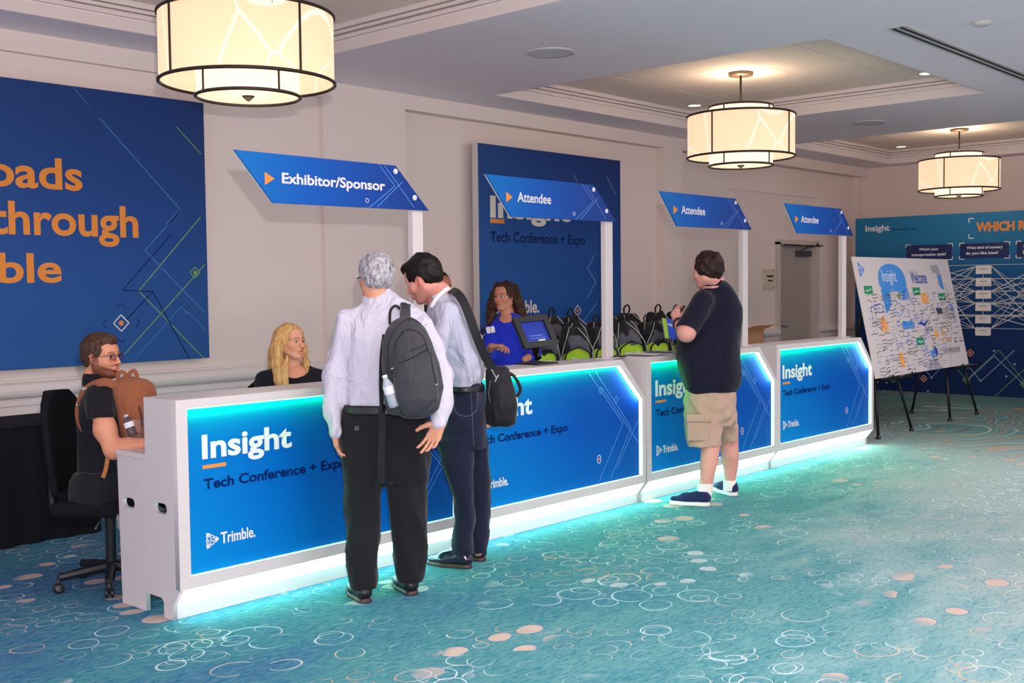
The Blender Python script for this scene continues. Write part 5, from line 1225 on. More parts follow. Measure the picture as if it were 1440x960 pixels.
# ------------------------------------------------------------------ 1 grey-haired man with the charcoal backpack
white_shirt = cloth_mat('white_shirt_cloth', 'bdb9c9', 0.15, 500, 0.8, wrinkle=1.9); black_trouser = cloth_mat('black_trouser_cloth', '161419', 0.2, 400, 0.9)
black_leather = mat('black_leather', '18161a', 0.4, spec=0.4, noise=0.1, nscale=12); brown_sole = mat('brown_sole', '3a2420', 0.5); black_sole = mat('black_sole', '101012', 0.6)
def grey_man():
    base = (3.81, 4.40, 0.0); t = person('man with grey hair and glasses in white shirt and black trousers, seen from behind', base)
    fr = head_frame((3.916,4.551,1.675), fdir(-0.46, 0.88, -0.10)); sk = skin_mat('skin_tan', 'c98f74')
    B = Body(); head(B, fr, (3.903,4.527,1.565), 0.056, sc=1.06)
    wl, wr_ = (3.601,4.527,0.897), (3.914,4.068,0.937)
    T = hand_T(wl, fdir(0.12, 0.15, -1), fdir(1, 0, 0)); s = Sdf(); s.cone((3.621,4.556,0.963), wl, 0.030, 0.026); hand_sdf(s, 1, (0.25, 0.3, 0.32, 0.35), 0.03, (0.25, 0.2), 0.98, T); B.sdf(s, 0.0032)
    T = hand_T(wr_, fdir(-0.42, -0.1, -0.9), fdir(-0.35, -1, 0)); s = Sdf(); s.cone((3.933,4.081,0.992), wr_, 0.030, 0.026); hand_sdf(s, -1, (0.35, 0.3, 0.42, 0.5), 0.10, (0.75, 0.35), 1.0, T); B.sdf(s, 0.0032)
    s = Sdf(); s.loft([(0.895,3.857,4.411,0.201,0.130), (1.117,3.873,4.424,0.194,0.130), (1.415,3.897,4.449,0.191,0.120), (1.527,3.914,4.483,0.113,0.070)])     # trunk and limbs under the clothes
    limb(s, [(3.764,4.596,1.432), (3.673,4.616,1.159), (3.608,4.536,0.910)], [0.045, 0.036, 0.027]); limb(s, [(4.000,4.291,1.422), (4.013,4.155,1.158), (3.922,4.075,0.943)], [0.045, 0.036, 0.027])
    limb(s, [(3.768,4.503,0.822), (3.741,4.475,0.453), (3.701,4.432,0.056)], [0.08, 0.055, 0.04]); limb(s, [(3.945,4.338,0.816), (3.940,4.331,0.441), (3.950,4.351,0.056)], [0.08, 0.055, 0.04]); B.sdf(s, 0.016)
    B.build(sk, t, base)
    hair_short(fr, hair_mat('grey_hair', '5c5a60', 'c2bfc6', 75, (1, 1, 0.5), 0.6), t, base, sc=1.06, amp=0.0035, seed=4, nape=-0.062, thick=0.014)
    glasses(fr, t, base, M_['dark_metal'], 1.06)
    # shirt
    s = Sdf(); s.loft([(1.010,3.862,4.414,0.212,0.150), (1.036,3.865,4.419,0.226,0.160), (1.073,3.870,4.424,0.233,0.166), (1.155,3.876,4.423,0.233,0.165), (1.266,3.886,4.435,0.236,0.160), (1.378,3.895,4.448,0.236,0.152), (1.452,3.913,4.464,0.224,0.130), (1.497,3.917,4.462,0.197,0.105), (1.542,3.921,4.476,0.141,0.078), (1.576,3.915,4.500,0.094,0.064), (1.602,3.918,4.529,0.070,0.058)], 0.03, rnd=0.006)
    limb(s, [(3.759,4.602,1.436), (3.676,4.613,1.167), (3.618,4.558,0.963)], [0.072, 0.061, 0.050], 0.05); s.cone((3.618,4.558,0.963), (3.595,4.526,0.887), 0.048, 0.041, 0.01)
    limb(s, [(4.005,4.286,1.421), (4.010,4.158,1.165), (3.941,4.089,1.002)], [0.075, 0.064, 0.053], 0.05); s.cone((3.941,4.089,1.002), (3.911,4.064,0.930), 0.050, 0.043, 0.01)
    s.plane((3.591,4.522,0.873), fdir(0.1, 0, -1), 0.003) if False else None
    s.ell((3.936,4.557,1.648), (0.053, 0.053, 0.045), 0.006, 's')
    obj_from('shirt', s, 0.0075, white_shirt, t, base, (0.0095, 17, 3, (1, 1, 0.55)), rel=2)
    c = Sdf(); c.loft([(1.538,3.904,4.509,0.092,0.080), (1.587,3.916,4.530,0.076,0.067), (1.621,3.923,4.539,0.066,0.060)], 0.01, rnd=0.003); c.loft([(1.546,3.910,4.518,0.072,0.060), (1.640,3.927,4.544,0.055,0.052)], 0.003, 's', rnd=0.001)
    c.ell((3.951,4.628,1.626), (0.06, 0.05, 0.04), 0.004, 's'); obj_from('collar', c, 0.0045, white_shirt, t, base)
    # trousers
    s = Sdf(); s.loft([(1.014,3.862,4.414,0.224,0.152), (0.951,3.855,4.416,0.233,0.160), (0.858,3.849,4.417,0.240,0.168), (0.727,3.844,4.412,0.239,0.160), (0.616,3.841,4.408,0.229,0.120)], 0.03, rnd=0.01)
    s.loft([(0.747,3.766,4.499,0.114,0.130), (0.526,3.750,4.486,0.099,0.105), (0.363,3.728,4.468,0.089,0.090), (0.201,3.709,4.448,0.084,0.078), (0.109,3.708,4.442,0.087,0.074), (0.057,3.706,4.441,0.076,0.066)], 0.03, rnd=0.006)
    s.loft([(0.743,3.930,4.334,0.116,0.130), (0.518,3.927,4.336,0.112,0.105), (0.345,3.942,4.337,0.097,0.090), (0.190,3.949,4.347,0.094,0.078), (0.116,3.952,4.354,0.089,0.074), (0.063,3.951,4.351,0.075,0.066)], 0.03, rnd=0.006)
    obj_from('trousers', s, 0.0085, black_trouser, t, base, (0.009, 17, 8, (1, 1, 0.5)), rel=2)
    s = Sdf(); s.loft([(0.973,3.859,4.414,0.233,0.166), (1.021,3.864,4.419,0.231,0.164)], 0.002, rnd=0.004); obj_from('belt', s, 0.007, black_leather, t, base)
    MB().box(-0.012, 0.012, -0.006, 0.006, -0.012, 0.012, Matrix.Translation(Vector((3.635,4.387,0.912))-Vector(base)), bev=0.003).build('pocket_button', mat('dark_button', '4a4a50', 0.4), t)
    d = fdir(-0.42, 0.90); n = fdir(0.9, 0.42)
    h1 = np.array((3.675,4.381,0.000)); h2 = np.array((3.931,4.303,0.000))
    shoe(t, base, h1, h1+d*0.29, black_leather, brown_sole); shoe(t, base, h2, h2+d*0.29, black_leather, brown_sole)
    return t, base
gm_t, gm_b = grey_man()
# charcoal backpack hanging on his right shoulder
def grey_pack():
    base = (3.775,4.134,0.967); t = thing('backpack', 'charcoal backpack hanging from the shoulder of the grey-haired man', 'backpack', base)
    pk = cloth_mat('charcoal_nylon', '35353b', 0.35, 260, 0.7, noise=0.06); dk2 = cloth_mat('dark_webbing', '1b1b20', 0.3, 300, 0.8)
    s = Sdf(); s.loft([(0.971,3.790,4.118,0.064,0.075), (1.013,3.789,4.122,0.125,0.095), (1.120,3.794,4.124,0.150,0.110), (1.245,3.787,4.140,0.146,0.108), (1.352,3.787,4.164,0.125,0.100), (1.419,3.790,4.179,0.098,0.085), (1.455,3.804,4.197,0.065,0.065), (1.480,3.813,4.203,0.031,0.045)], 0.03, n=2.7, rnd=0.02)
    o = obj_from('main_compartment', s, 0.0065, pk, t, base, (0.0035, 16, 12), rel=2)
    s = Sdf(); s.loft([(0.993,3.747,4.063,0.062,0.065), (1.075,3.747,4.054,0.109,0.085), (1.180,3.747,4.061,0.113,0.085), (1.267,3.749,4.080,0.104,0.080), (1.355,3.755,4.110,0.083,0.070), (1.407,3.767,4.130,0.053,0.050)], 0.03, n=2.8, rnd=0.03)
    p = obj_from('front_pocket', s, 0.0065, pk, t, base, (0.003, 18, 13), rel=2)
    def zipline(pts, r=0.0028, m=dk2, tgt=p, nm='zip'): q = onto(tgt, base, smooth_pts(pts, 8), FX, 0.001); return MB().tube(q, r, n=6).build(nm, m, t, True)
    zipline([(3.583,4.061,1.157), (3.586,4.067,1.277), (3.603,4.054,1.363), (3.645,4.012,1.420), (3.691,3.960,1.396), (3.710,3.933,1.320), (3.718,3.918,1.223), (3.726,3.904,1.154)], 0.003, tgt=p)
    zipline([(3.613,4.036,1.256), (3.658,3.988,1.283), (3.708,3.936,1.323)], 0.0035); zipline([(3.648,4.002,1.314), (3.683,3.964,1.334), (3.702,3.944,1.347)], 0.0022)
    zipline([(3.564,4.077,1.088), (3.565,4.086,1.226), (3.578,4.082,1.363), (3.609,4.053,1.435), (3.654,4.005,1.472), (3.693,3.962,1.447)], 0.003, tgt=o)
    zipline([(3.565,4.074,1.071), (3.581,4.053,1.019), (3.613,4.017,0.998)], 0.0025, tgt=o)
    for q in ((3.738,3.985,1.438), (3.740,3.918,1.149), (3.630,4.118,1.224)): MB().tube([Vector(q)-Vector(base), Vector(q)-Vector(base)+Vector((0.012, -0.008, 0.005))], 0.003, n=6).build('zip_puller', M_['steel'], t)
    b = V3(*base)
    strap('grab_handle', smooth_pts([(3.724,4.224,1.439), (3.736,4.231,1.506), (3.760,4.221,1.531), (3.783,4.209,1.516)], 5), 0.014, 0.006, FX, dk2, t, base)
    strap('shoulder_strap', smooth_pts([(3.791,4.182,1.452), (3.818,4.215,1.508), (3.860,4.261,1.540), (3.948,4.342,1.534), (4.057,4.428,1.501), (4.120,4.459,1.438)], 5), 0.05, 0.012, [FX]*26, pk, t, base) if False else strap('shoulder_strap', smooth_pts([(3.797,4.189,1.451), (3.820,4.213,1.501), (3.869,4.265,1.532), (3.945,4.345,1.534)], 5), 0.052, 0.014, FX+UP*0.4, pk, t, base)
    strap('side_strap', smooth_pts([(3.744,4.287,1.387), (3.737,4.303,1.278), (3.721,4.294,1.135), (3.705,4.273,1.014)], 5), 0.022, 0.006, fdir(-0.6, 1), dk2, t, base)
    strap('loose_strap', smooth_pts([(3.699,4.266,1.023), (3.686,4.255,0.888), (3.685,4.262,0.761), (3.699,4.282,0.631)], 5), 0.034, 0.005, FX, dk2, t, base)
    MB().box(-0.016, 0.016, -0.006, 0.006, -0.018, 0.018, Matrix.Translation(Vector((3.682,4.240,1.022))-Vector(base)), bev=0.004).build('buckle', M_['black_plastic'], t)
    s = Sdf(); s.loft([(0.990,3.706,4.152,0.043,0.050), (1.072,3.690,4.168,0.046,0.070), (1.118,3.689,4.180,0.041,0.065)], 0.02, rnd=0.02); obj_from('side_pocket', s, 0.006, pk, t, base, rel=2)
grey_pack()
def bottle(label, foot, tipv, h=0.2, r=0.031, cap=None, band=None, tint='c8d4e0'):
    t = thing('water_bottle', label, 'bottle', foot); z = Vector(tipv).normalized(); x = z.orthogonal().normalized(); y = z.cross(x); M = basis((0, 0, 0), x, y, z)
    g = mat('clear_plastic', tint, 0.1, alpha=0.55)
    MB().lathe([(0.0, 0), (r*0.9, 0.0), (r, 0.01), (r, h*0.3), (r*0.94, h*0.35), (r, h*0.4), (r, h*0.68), (r*0.5, h*0.86), (r*0.42, h*0.90)], 24, M).build('body', g, t, True)
    MB().lathe([(r*0.48, h*0.89), (r*0.48, h*0.99), (r*0.4, h), (0, h)], 20, M).build('cap', cap or M_['white'], t, True)
    MB().lathe([(r*1.02, h*0.42), (r*1.02, h*0.66)], 24, M, cap=False).build('label', band or M_['white'], t, True)
bottle('clear water bottle with white cap in the side pocket of the charcoal backpack', (3.656,4.121,1.036), fdir(-0.28, -0.05, 0.95), 0.165, 0.027)

# ------------------------------------------------------------------ 2 dark-haired man leaning on the desk
def dark_man():
    base = (4.60, 4.58, 0.0); t = person('dark-haired man in pale shirt and jeans leaning towards the desk, face in profile', base)
    sh = cloth_mat('pale_blue_shirt', 'aeaec2', 0.15, 500, 0.8, wrinkle=2.2); jn = cloth_mat('dark_denim', '14172e', 0.35, 420, 0.9, noise=0.12, nscale=14, wrinkle=0.5)
    fr = head_frame((4.396,4.692,1.668), fdir(-0.90, 0.27, -0.44)); B = Body()
    head(B, fr, (4.488,4.660,1.585), 0.062, sc=1.05, tint=lambda V: face_tint(V, beard=(0.55, 0.42, 0.40), stub=0.35), full=0.7)
    for sgn, (el, wr_) in ((-1, ((4.248,4.481,1.233), (4.352,4.777,1.147))), (1, ((4.734,4.956,1.190), (4.734,5.098,1.092)))):
        T = hand_T(wr_, fdir(-0.7, 0.75, -0.05), fdir(0, 0, -1)); s = Sdf(); s.cone(el, wr_, 0.036, 0.026); hand_sdf(s, -sgn, (0.15, 0.15, 0.2, 0.2), 0.08, (0.7, 0.1), 1.0, T); B.sdf(s, 0.004)
    s = Sdf(); s.loft([(0.727,4.585,4.565,0.079,0.130), (1.057,4.608,4.564,0.066,0.130), (1.308,4.564,4.586,0.099,0.150), (1.473,4.516,4.621,0.086,0.120), (1.556,4.497,4.647,0.062,0.060)])
    limb(s, [(4.521,4.547,0.735), (4.521,4.524,0.407), (4.520,4.530,0.074)], [0.07, 0.05, 0.035]); limb(s, [(4.667,4.593,0.715), (4.695,4.568,0.376), (4.691,4.564,0.058)], [0.07, 0.05, 0.035]); B.sdf(s, 0.016)
    B.build(skin_mat('skin_rosy', 'cf8f80'), t, base)
    hair_short(fr, hair_mat('black_brown_hair', '0b0809', '1e1614', 60, (1, 1, 0.5), 0.45), t, base, sc=1.05, amp=0.0035, seed=9, nape=-0.052, thick=0.016, line=0.05, top=0.006, front=0.012, freq=50)
    eyes(fr, t, base, 1.05)
    s = Sdf(); s.loft([(1.045,4.606,4.565,0.093,0.172), (1.074,4.605,4.569,0.106,0.180), (1.120,4.593,4.571,0.120,0.187), (1.224,4.579,4.578,0.132,0.188), (1.308,4.563,4.587,0.134,0.186), (1.391,4.542,4.602,0.132,0.178), (1.465,4.520,4.616,0.125,0.160), (1.523,4.510,4.631,0.107,0.130), (1.568,4.505,4.640,0.080,0.095), (1.601,4.498,4.650,0.055,0.070)], 0.03, rnd=0.006)
    limb(s, [(4.413,4.510,1.469), (4.261,4.483,1.244), (4.333,4.696,1.172)], [0.070, 0.062, 0.048], 0.05); limb(s, [(4.637,4.739,1.448), (4.728,4.949,1.204), (4.732,5.057,1.112)], [0.068, 0.060, 0.048], 0.05)
    s.ell((4.450,4.674,1.622), (0.058, 0.058, 0.05), 0.006, 's'); s.plane((4.606,4.567,1.070), np.cross(FX, V3(*(4.677,4.492,1.102))-V3(*(4.546,4.631,1.034)))*-1, 0.004) if False else None
    obj_from('shirt', s, 0.0075, sh, t, base, (0.012, 17, 31, (1, 1, 0.7)), rel=2)
    c = Sdf(); c.loft([(1.523,4.474,4.656,0.076,0.085), (1.577,4.479,4.654,0.072,0.080), (1.622,4.497,4.652,0.058,0.070)], 0.01, rnd=0.003, ax=RX); c.ell((4.468,4.669,1.606), (0.062, 0.062, 0.055), 0.004, 's'); c.plane((4.460,4.674,1.556), fdir(-0.7, 0, -0.45), 0.004)
    obj_from('collar', c, 0.0045, sh, t, base)
    s = Sdf(); s.loft([(1.074,4.616,4.557,0.085,0.165), (0.991,4.601,4.567,0.114,0.178), (0.892,4.588,4.574,0.135,0.185), (0.776,4.575,4.580,0.151,0.175), (0.685,4.575,4.573,0.153,0.150)], 0.03, rnd=0.01)
    s.loft([(0.757,4.497,4.560,0.104,0.110), (0.615,4.496,4.536,0.098,0.100), (0.513,4.504,4.520,0.084,0.094), (0.401,4.520,4.509,0.064,0.085), (0.284,4.525,4.510,0.060,0.080), (0.159,4.522,4.519,0.066,0.077), (0.078,4.522,4.528,0.072,0.074)], 0.025, rnd=0.006)
    s.loft([(0.735,4.687,4.588,0.088,0.110), (0.586,4.697,4.581,0.082,0.100), (0.477,4.700,4.570,0.084,0.092), (0.281,4.701,4.570,0.075,0.082), (0.164,4.696,4.566,0.063,0.078), (0.050,4.691,4.564,0.055,0.072)], 0.02, rnd=0.006)
    jo = obj_from('jeans', s, 0.008, jn, t, base, (0.008, 20, 17, (1, 1, 0.7)), rel=2)
    s = Sdf(); s.loft([(1.020,4.605,4.565,0.110,0.181), (1.057,4.607,4.565,0.106,0.181)], 0.002, rnd=0.004); obj_from('belt', s, 0.007, black_leather, t, base)
    st = mat('pale_stitching', '5c5870', 0.7)
    for pts in ([(4.196,4.270,1.025), (4.236,4.228,1.040), (4.285,4.175,1.050)], [(4.196,4.270,1.025), (4.190,4.271,0.949), (4.204,4.253,0.903), (4.242,4.210,0.891), (4.272,4.180,0.917), (4.282,4.173,0.986), (4.285,4.175,1.050)], [(4.258,4.202,1.024), (4.257,4.193,0.871), (4.254,4.179,0.642)]):
        MB().tube(onto(jo, base, smooth_pts(pts, 6), FX, 0.0005), 0.0016, n=5).build('stitching', st, t)
    h1 = np.array((4.546,4.470,0.000)); h2 = np.array((4.714,4.528,0.000))
    d1 = np.array((4.449,4.767,0.000))-h1; d1 /= np.linalg.norm(d1)
    ol = mat('dark_shoe_leather', '1c1a2c', 0.22, spec=0.7)
    shoe(t, base, h1, h1+d1*0.305, ol, brown_sole, pointed=0.6, hgt=0.095); shoe(t, base, h2, h2+fdir(-0.8, 0.6)*0.29, ol, brown_sole, pointed=0.6, hgt=0.095)
    # lanyard ribbon over the collar
    strap('lanyard', smooth_pts([(4.482,4.566,1.621), (4.437,4.561,1.601), (4.407,4.577,1.573), (4.389,4.594,1.541), (4.380,4.609,1.509)], 5), 0.020, 0.003, fdir(0.2, -1, 0.5), M_['white'], t, base)
    return t
dark_man()
def messenger_bag():
    base = (4.745,4.424,0.796); t = thing('shoulder_bag', 'black laptop bag hanging at the hip of the man in dark jeans', 'bag', base); nl = cloth_mat('black_nylon', '16151c', 0.4, 300, 0.65)
    s = Sdf(); s.loft([(0.804,4.746,4.424,0.058,0.045), (0.829,4.748,4.423,0.089,0.070), (0.908,4.753,4.424,0.100,0.080), (1.012,4.753,4.431,0.089,0.080), (1.095,4.749,4.442,0.077,0.074), (1.141,4.748,4.447,0.069,0.060), (1.162,4.749,4.447,0.048,0.040)], 0.02, n=3.6, rnd=0.015)
    o = obj_from('main_compartment', s, 0.006, nl, t, base, (0.0035, 20, 41), rel=2)
    s = Sdf(); s.loft([(0.835,4.724,4.384,0.072,0.045), (0.934,4.726,4.381,0.082,0.055), (1.037,4.729,4.393,0.070,0.050), (1.085,4.734,4.406,0.052,0.035)], 0.02, n=2.8, rnd=0.02); obj_from('front_pocket', s, 0.006, nl, t, base, rel=2)
    MB().tube(onto(o, base, smooth_pts([(4.481,4.260,1.082), (4.472,4.264,1.003), (4.479,4.250,0.932), (4.496,4.229,0.884)], 6), FX, 0.0), 0.003, n=6).build('zip', mat('zip_grey', '55555e', 0.4), t)
    b = V3(*base); sh_ = [(4.500,4.573,1.605), (4.478,4.500,1.588), (4.476,4.447,1.536), (4.486,4.407,1.448), (4.509,4.382,1.347), (4.556,4.384,1.264), (4.611,4.393,1.196), (4.664,4.405,1.144)]
    strap('shoulder_strap', smooth_pts(sh_, 5), 0.052, 0.006, fdir(0.35, -1, 0.1), nl, t, base)
    MB().tube([Vector(p)-Vector(base) for p in smooth_pts([(4.770,4.391,1.125), (4.797,4.360,1.100), (4.817,4.334,1.042), (4.815,4.333,1.004), (4.800,4.348,0.984)], 6)], 0.010, n=8, flat=(tuple(FX), 1.8)).build('carry_handle', nl, t, True)
    for p, q in (((4.652,4.404,1.149), (4.676,4.388,1.094)), ((4.676,4.388,1.094), (4.685,4.380,1.115)), ((4.676,4.388,1.094), (4.662,4.387,1.075))): MB().tube([Vector(p)-Vector(base), Vector(q)-Vector(base)], 0.004, n=6).build('metal_clip', M_['steel'], t)
messenger_bag()

# ------------------------------------------------------------------ 3 man in navy polo and khaki shorts
def shorts_man():
    base = (7.14, 4.52, 0.0); t = person('man in navy polo shirt and khaki cargo shorts standing at the desk with a phone', base)
    nv = cloth_mat('navy_pique', '121024', 0.3, 600, 0.9); kh = cloth_mat('khaki_cotton', 'b39684', 0.25, 300, 0.9)
    fr = head_frame((7.125,4.527,1.727), fdir(-0.80, 0.58, -0.14)); B = Body(); sk = skin_mat('skin_pink', 'd79a8c')
    head(B, fr, (7.199,4.513,1.631), 0.068, sc=1.06, full=1.4, tint=lambda V: face_tint(V, blush=0.2))
    el, wr_ = (6.858,4.534,1.271), (6.937,4.661,1.350)
    s = Sdf(); limb(s, [(6.918,4.518,1.352), el], [0.060, 0.064]); s.cone(el, wr_, 0.062, 0.036, 0.03); T = hand_T(wr_, fdir(-0.12, 0.55, 0.8), fdir(0.5, 0.5, -0.4)); hand_sdf(s, 1, (0.7, 0.8, 0.85, 0.9), 0.03, (0.5, 0.6), 1.02, T); B.sdf(s, 0.0042)
    el2, wr2 = (7.296,4.778,1.217), (7.106,4.742,1.328)
    s = Sdf(); s.cone(el2, wr2, 0.055, 0.034, 0.03); T2 = hand_T(wr2, fdir(-0.2, 0.1, 0.9), fdir(-0.2, -0.6, 0)); hand_sdf(s, -1, (0.7, 0.8, 0.85, 0.9), 0.03, (0.5, 0.6), 1.0, T2); B.sdf(s, 0.0045)
    for rows in ([(0.575,7.091,4.481,0.071,0.075), (0.410,7.060,4.458,0.070,0.070), (0.335,7.034,4.452,0.066,0.068), (0.259,7.007,4.446,0.059,0.060), (0.198,6.990,4.446,0.052,0.050), (0.146,6.982,4.450,0.050,0.045), (0.052,6.974,4.452,0.045,0.040)],
                 [(0.555,7.428,4.525,0.071,0.075), (0.392,7.417,4.519,0.071,0.070), (0.310,7.414,4.508,0.068,0.068), (0.227,7.422,4.508,0.062,0.056), (0.156,7.416,4.509,0.046,0.045), (0.036,7.409,4.509,0.038,0.040)]):
        s = Sdf(); s.loft(rows, 0.02, n=2.1); B.sdf(s, 0.008, rel=2)
    s = Sdf(); s.loft([(0.605,7.180,4.534,0.155,0.140), (1.087,7.195,4.552,0.174,0.160), (1.460,7.239,4.501,0.117,0.130), (1.594,7.214,4.509,0.075,0.070)]); limb(s, [(7.386,4.592,1.457), el2], [0.055, 0.05]); B.sdf(s, 0.016)
    B.build(sk, t, base)
    # fuller hair over the ears
    R_, c = fr; s = Sdf(); s.ell((0, -0.022, 0.042), (0.090, 0.110, 0.100), 0.02); s.ell((0, -0.050, -0.015), (0.080, 0.066, 0.070), 0.03)
    for x in (-1, 1): s.ell((x*0.074, -0.002, 0.0), (0.022, 0.045, 0.045), 0.02)
    s.ell((0, 0.115, -0.030), (0.066, 0.080, 0.085), 0.010, 's'); s.ell((0, 0.075, -0.09), (0.12, 0.080, 0.06), 0.012, 's')
    V, Q = s.mesh(0.0042); V = relax(V, Q, 1); N = vnormals(V, Q); V = V+N*(0.006*wav(V*np.array([1, 1, 0.5]), 6, 60, 8, 0.01, True))[:, None]
    link('hair', np_mesh('hair', V*1.06@R_.T+c, Q, base), hair_mat('dark_brown_hair', '150d0c', '3a2620', 60, (1, 1, 0.4), 0.5), t)
    eyes(fr, t, base, 1.06)
    s = Sdf(); s.loft([(0.814,7.196,4.531,0.177,0.175), (0.862,7.198,4.532,0.209,0.190), (0.926,7.196,4.540,0.233,0.205), (1.006,7.190,4.552,0.246,0.215), (1.087,7.191,4.557,0.248,0.215), (1.183,7.198,4.556,0.241,0.210), (1.274,7.215,4.544,0.229,0.200), (1.354,7.225,4.524,0.213,0.190), (1.450,7.235,4.505,0.187,0.175), (1.530,7.232,4.499,0.152,0.145), (1.594,7.217,4.505,0.123,0.110), (1.642,7.200,4.513,0.085,0.082), (1.679,7.189,4.512,0.053,0.068)], 0.03, rnd=0.006)
    s.cone((7.032,4.493,1.491), (6.979,4.515,1.403), 0.088, 0.080, 0.04); sl = Sdf(); sl.cone((7.032,4.493,1.496), (6.854,4.538,1.261), 0.086, 0.092, 0.02); sl.plane((6.867,4.540,1.286), V3(*(6.854,4.538,1.261))-V3(*(7.025,4.501,1.496)), 0.003)
    s.cone((7.386,4.592,1.457), (7.365,4.707,1.282), 0.085, 0.080, 0.04)
    s.ell((7.168,4.524,1.722), (0.066, 0.066, 0.055), 0.006, 's');
    obj_from('polo_shirt', s, 0.0085, nv, t, base, (0.010, 12, 51, (1, 1, 0.6)), rel=2, more=[sl])
    c_ = Sdf(); c_.loft([(1.610,7.189,4.515,0.104,0.092), (1.663,7.179,4.515,0.072,0.080), (1.700,7.178,4.511,0.053,0.072)], 0.01, rnd=0.003); c_.loft([(1.579,7.180,4.516,0.066,0.066), (1.727,7.179,4.512,0.048,0.062)], 0.003, 's', rnd=0.001); c_.ell((7.156,4.609,1.686), (0.06, 0.05, 0.04), 0.004, 's'); obj_from('collar', c_, 0.0045, nv, t, base)
    s = Sdf(); s.loft([(0.841,7.192,4.538,0.190,0.165), (0.739,7.184,4.539,0.201,0.175), (0.643,7.180,4.537,0.201,0.175), (0.568,7.176,4.535,0.190,0.150)], 0.03, rnd=0.01)
    s.loft([(0.639,7.102,4.547,0.144,0.135), (0.531,7.070,4.530,0.135,0.125), (0.423,7.051,4.513,0.125,0.118)], 0.02, n=2.6, rnd=0.004); s.loft([(0.614,7.374,4.530,0.093,0.130), (0.504,7.389,4.520,0.076,0.120), (0.428,7.395,4.508,0.068,0.112)], 0.02, n=2.6, rnd=0.004)
    so = obj_from('shorts', s, 0.0075, kh, t, base, (0.007, 22, 61, (1, 1, 0.9)), rel=2)
    s = Sdf(); s.box(V3(*(6.946,4.490,0.557)), (0.085, 0.02, 0.085), 0.012, rot=np.stack([RX, FX, UP], 1)); obj_from('cargo_pocket', s, 0.006, kh, t, base, (0.003, 25, 62), rel=1)
    s = Sdf(); s.box(V3(*(6.937,4.484,0.643)), (0.092, 0.02, 0.028), 0.01, rot=np.stack([RX, FX, UP], 1)); obj_from('pocket_flap', s, 0.006, kh, t, base, rel=1)
    sock = cloth_mat('white_sock', 'ebe2e0', 0.4, 200)
    for rows in ([(0.162,6.982,4.451,0.056,0.052), (0.104,6.975,4.455,0.058,0.050), (0.047,6.967,4.459,0.055,0.048)], [(0.123,7.414,4.510,0.051,0.050), (0.036,7.407,4.511,0.046,0.046)]):
        s = Sdf(); s.loft(rows, 0.01, rnd=0.004); obj_from('sock', s, 0.006, sock, t, base, (0.002, 50, 3), rel=1)
    cv = cloth_mat('navy_canvas', '1a1f4e', 0.3, 400); ws = mat('white_rubber', 'ded6d4', 0.5)
    h1 = np.array((6.965,4.394,0.000)); d1 = np.array((6.847,4.688,0.000))-h1; d1 /= np.linalg.norm(d1); h2 = np.array((7.402,4.448,0.000)); d2 = np.array((7.566,4.773,0.000))-h2; d2 /= np.linalg.norm(d2)
    for h, d in ((h1, d1), (h2, d2)):
        o = shoe(t, base, h, h+d*0.31, cv, ws, sole=0.03, hgt=0.082, w=0.05)
        for f in (0.34, 0.41, 0.48, 0.55):
            q = h+d*0.31*f-V3(*base); n = V3(-d[1], d[0], 0); z = 0.112-(f-0.3)*0.115
            MB().tube([tuple(q-n*0.03+UP*(z-0.012)), tuple(q+UP*z), tuple(q+n*0.03+UP*(z-0.012))], 0.003, n=5).build('lace', M_['black_cloth'], o)
    # watch
    R3 = V3(*wr_)-V3(*el); R3 /= np.linalg.norm(R3); w0 = V3(*wr_)*0.85+V3(*el)*0.15; x = np.cross(R3, UP); x /= np.linalg.norm(x); y = np.cross(R3, x)
    MB().tube([tuple(w0-V3(*base)+x*0.043*math.cos(a)+y*0.043*math.sin(a)) for a in [2*PI*i/20 for i in range(20)]], 0.008, n=6, closed=True, flat=(tuple(R3), 1.8)).build('watch', M_['black_plastic'], t, True)
    ph = thing('phone', 'dark phone in the hands of the man in shorts', 'phone', (7.023,4.706,1.411))
    MB().box(-0.037, 0.037, -0.005, 0.005, -0.07, 0.07, basis((0, 0, 0), FX, RX*-0.8+UP*0.6, np.cross(FX, RX*-0.8+UP*0.6)), bev=0.004).build('case', M_['black_plastic'], ph)
    MB().box(-0.033, 0.033, -0.0056, -0.0045, -0.062, 0.062, basis((0, 0, 0), FX, RX*-0.8+UP*0.6, np.cross(FX, RX*-0.8+UP*0.6))).build('screen', mat('phone_glass', '20242c', 0.08), ph)
shorts_man()

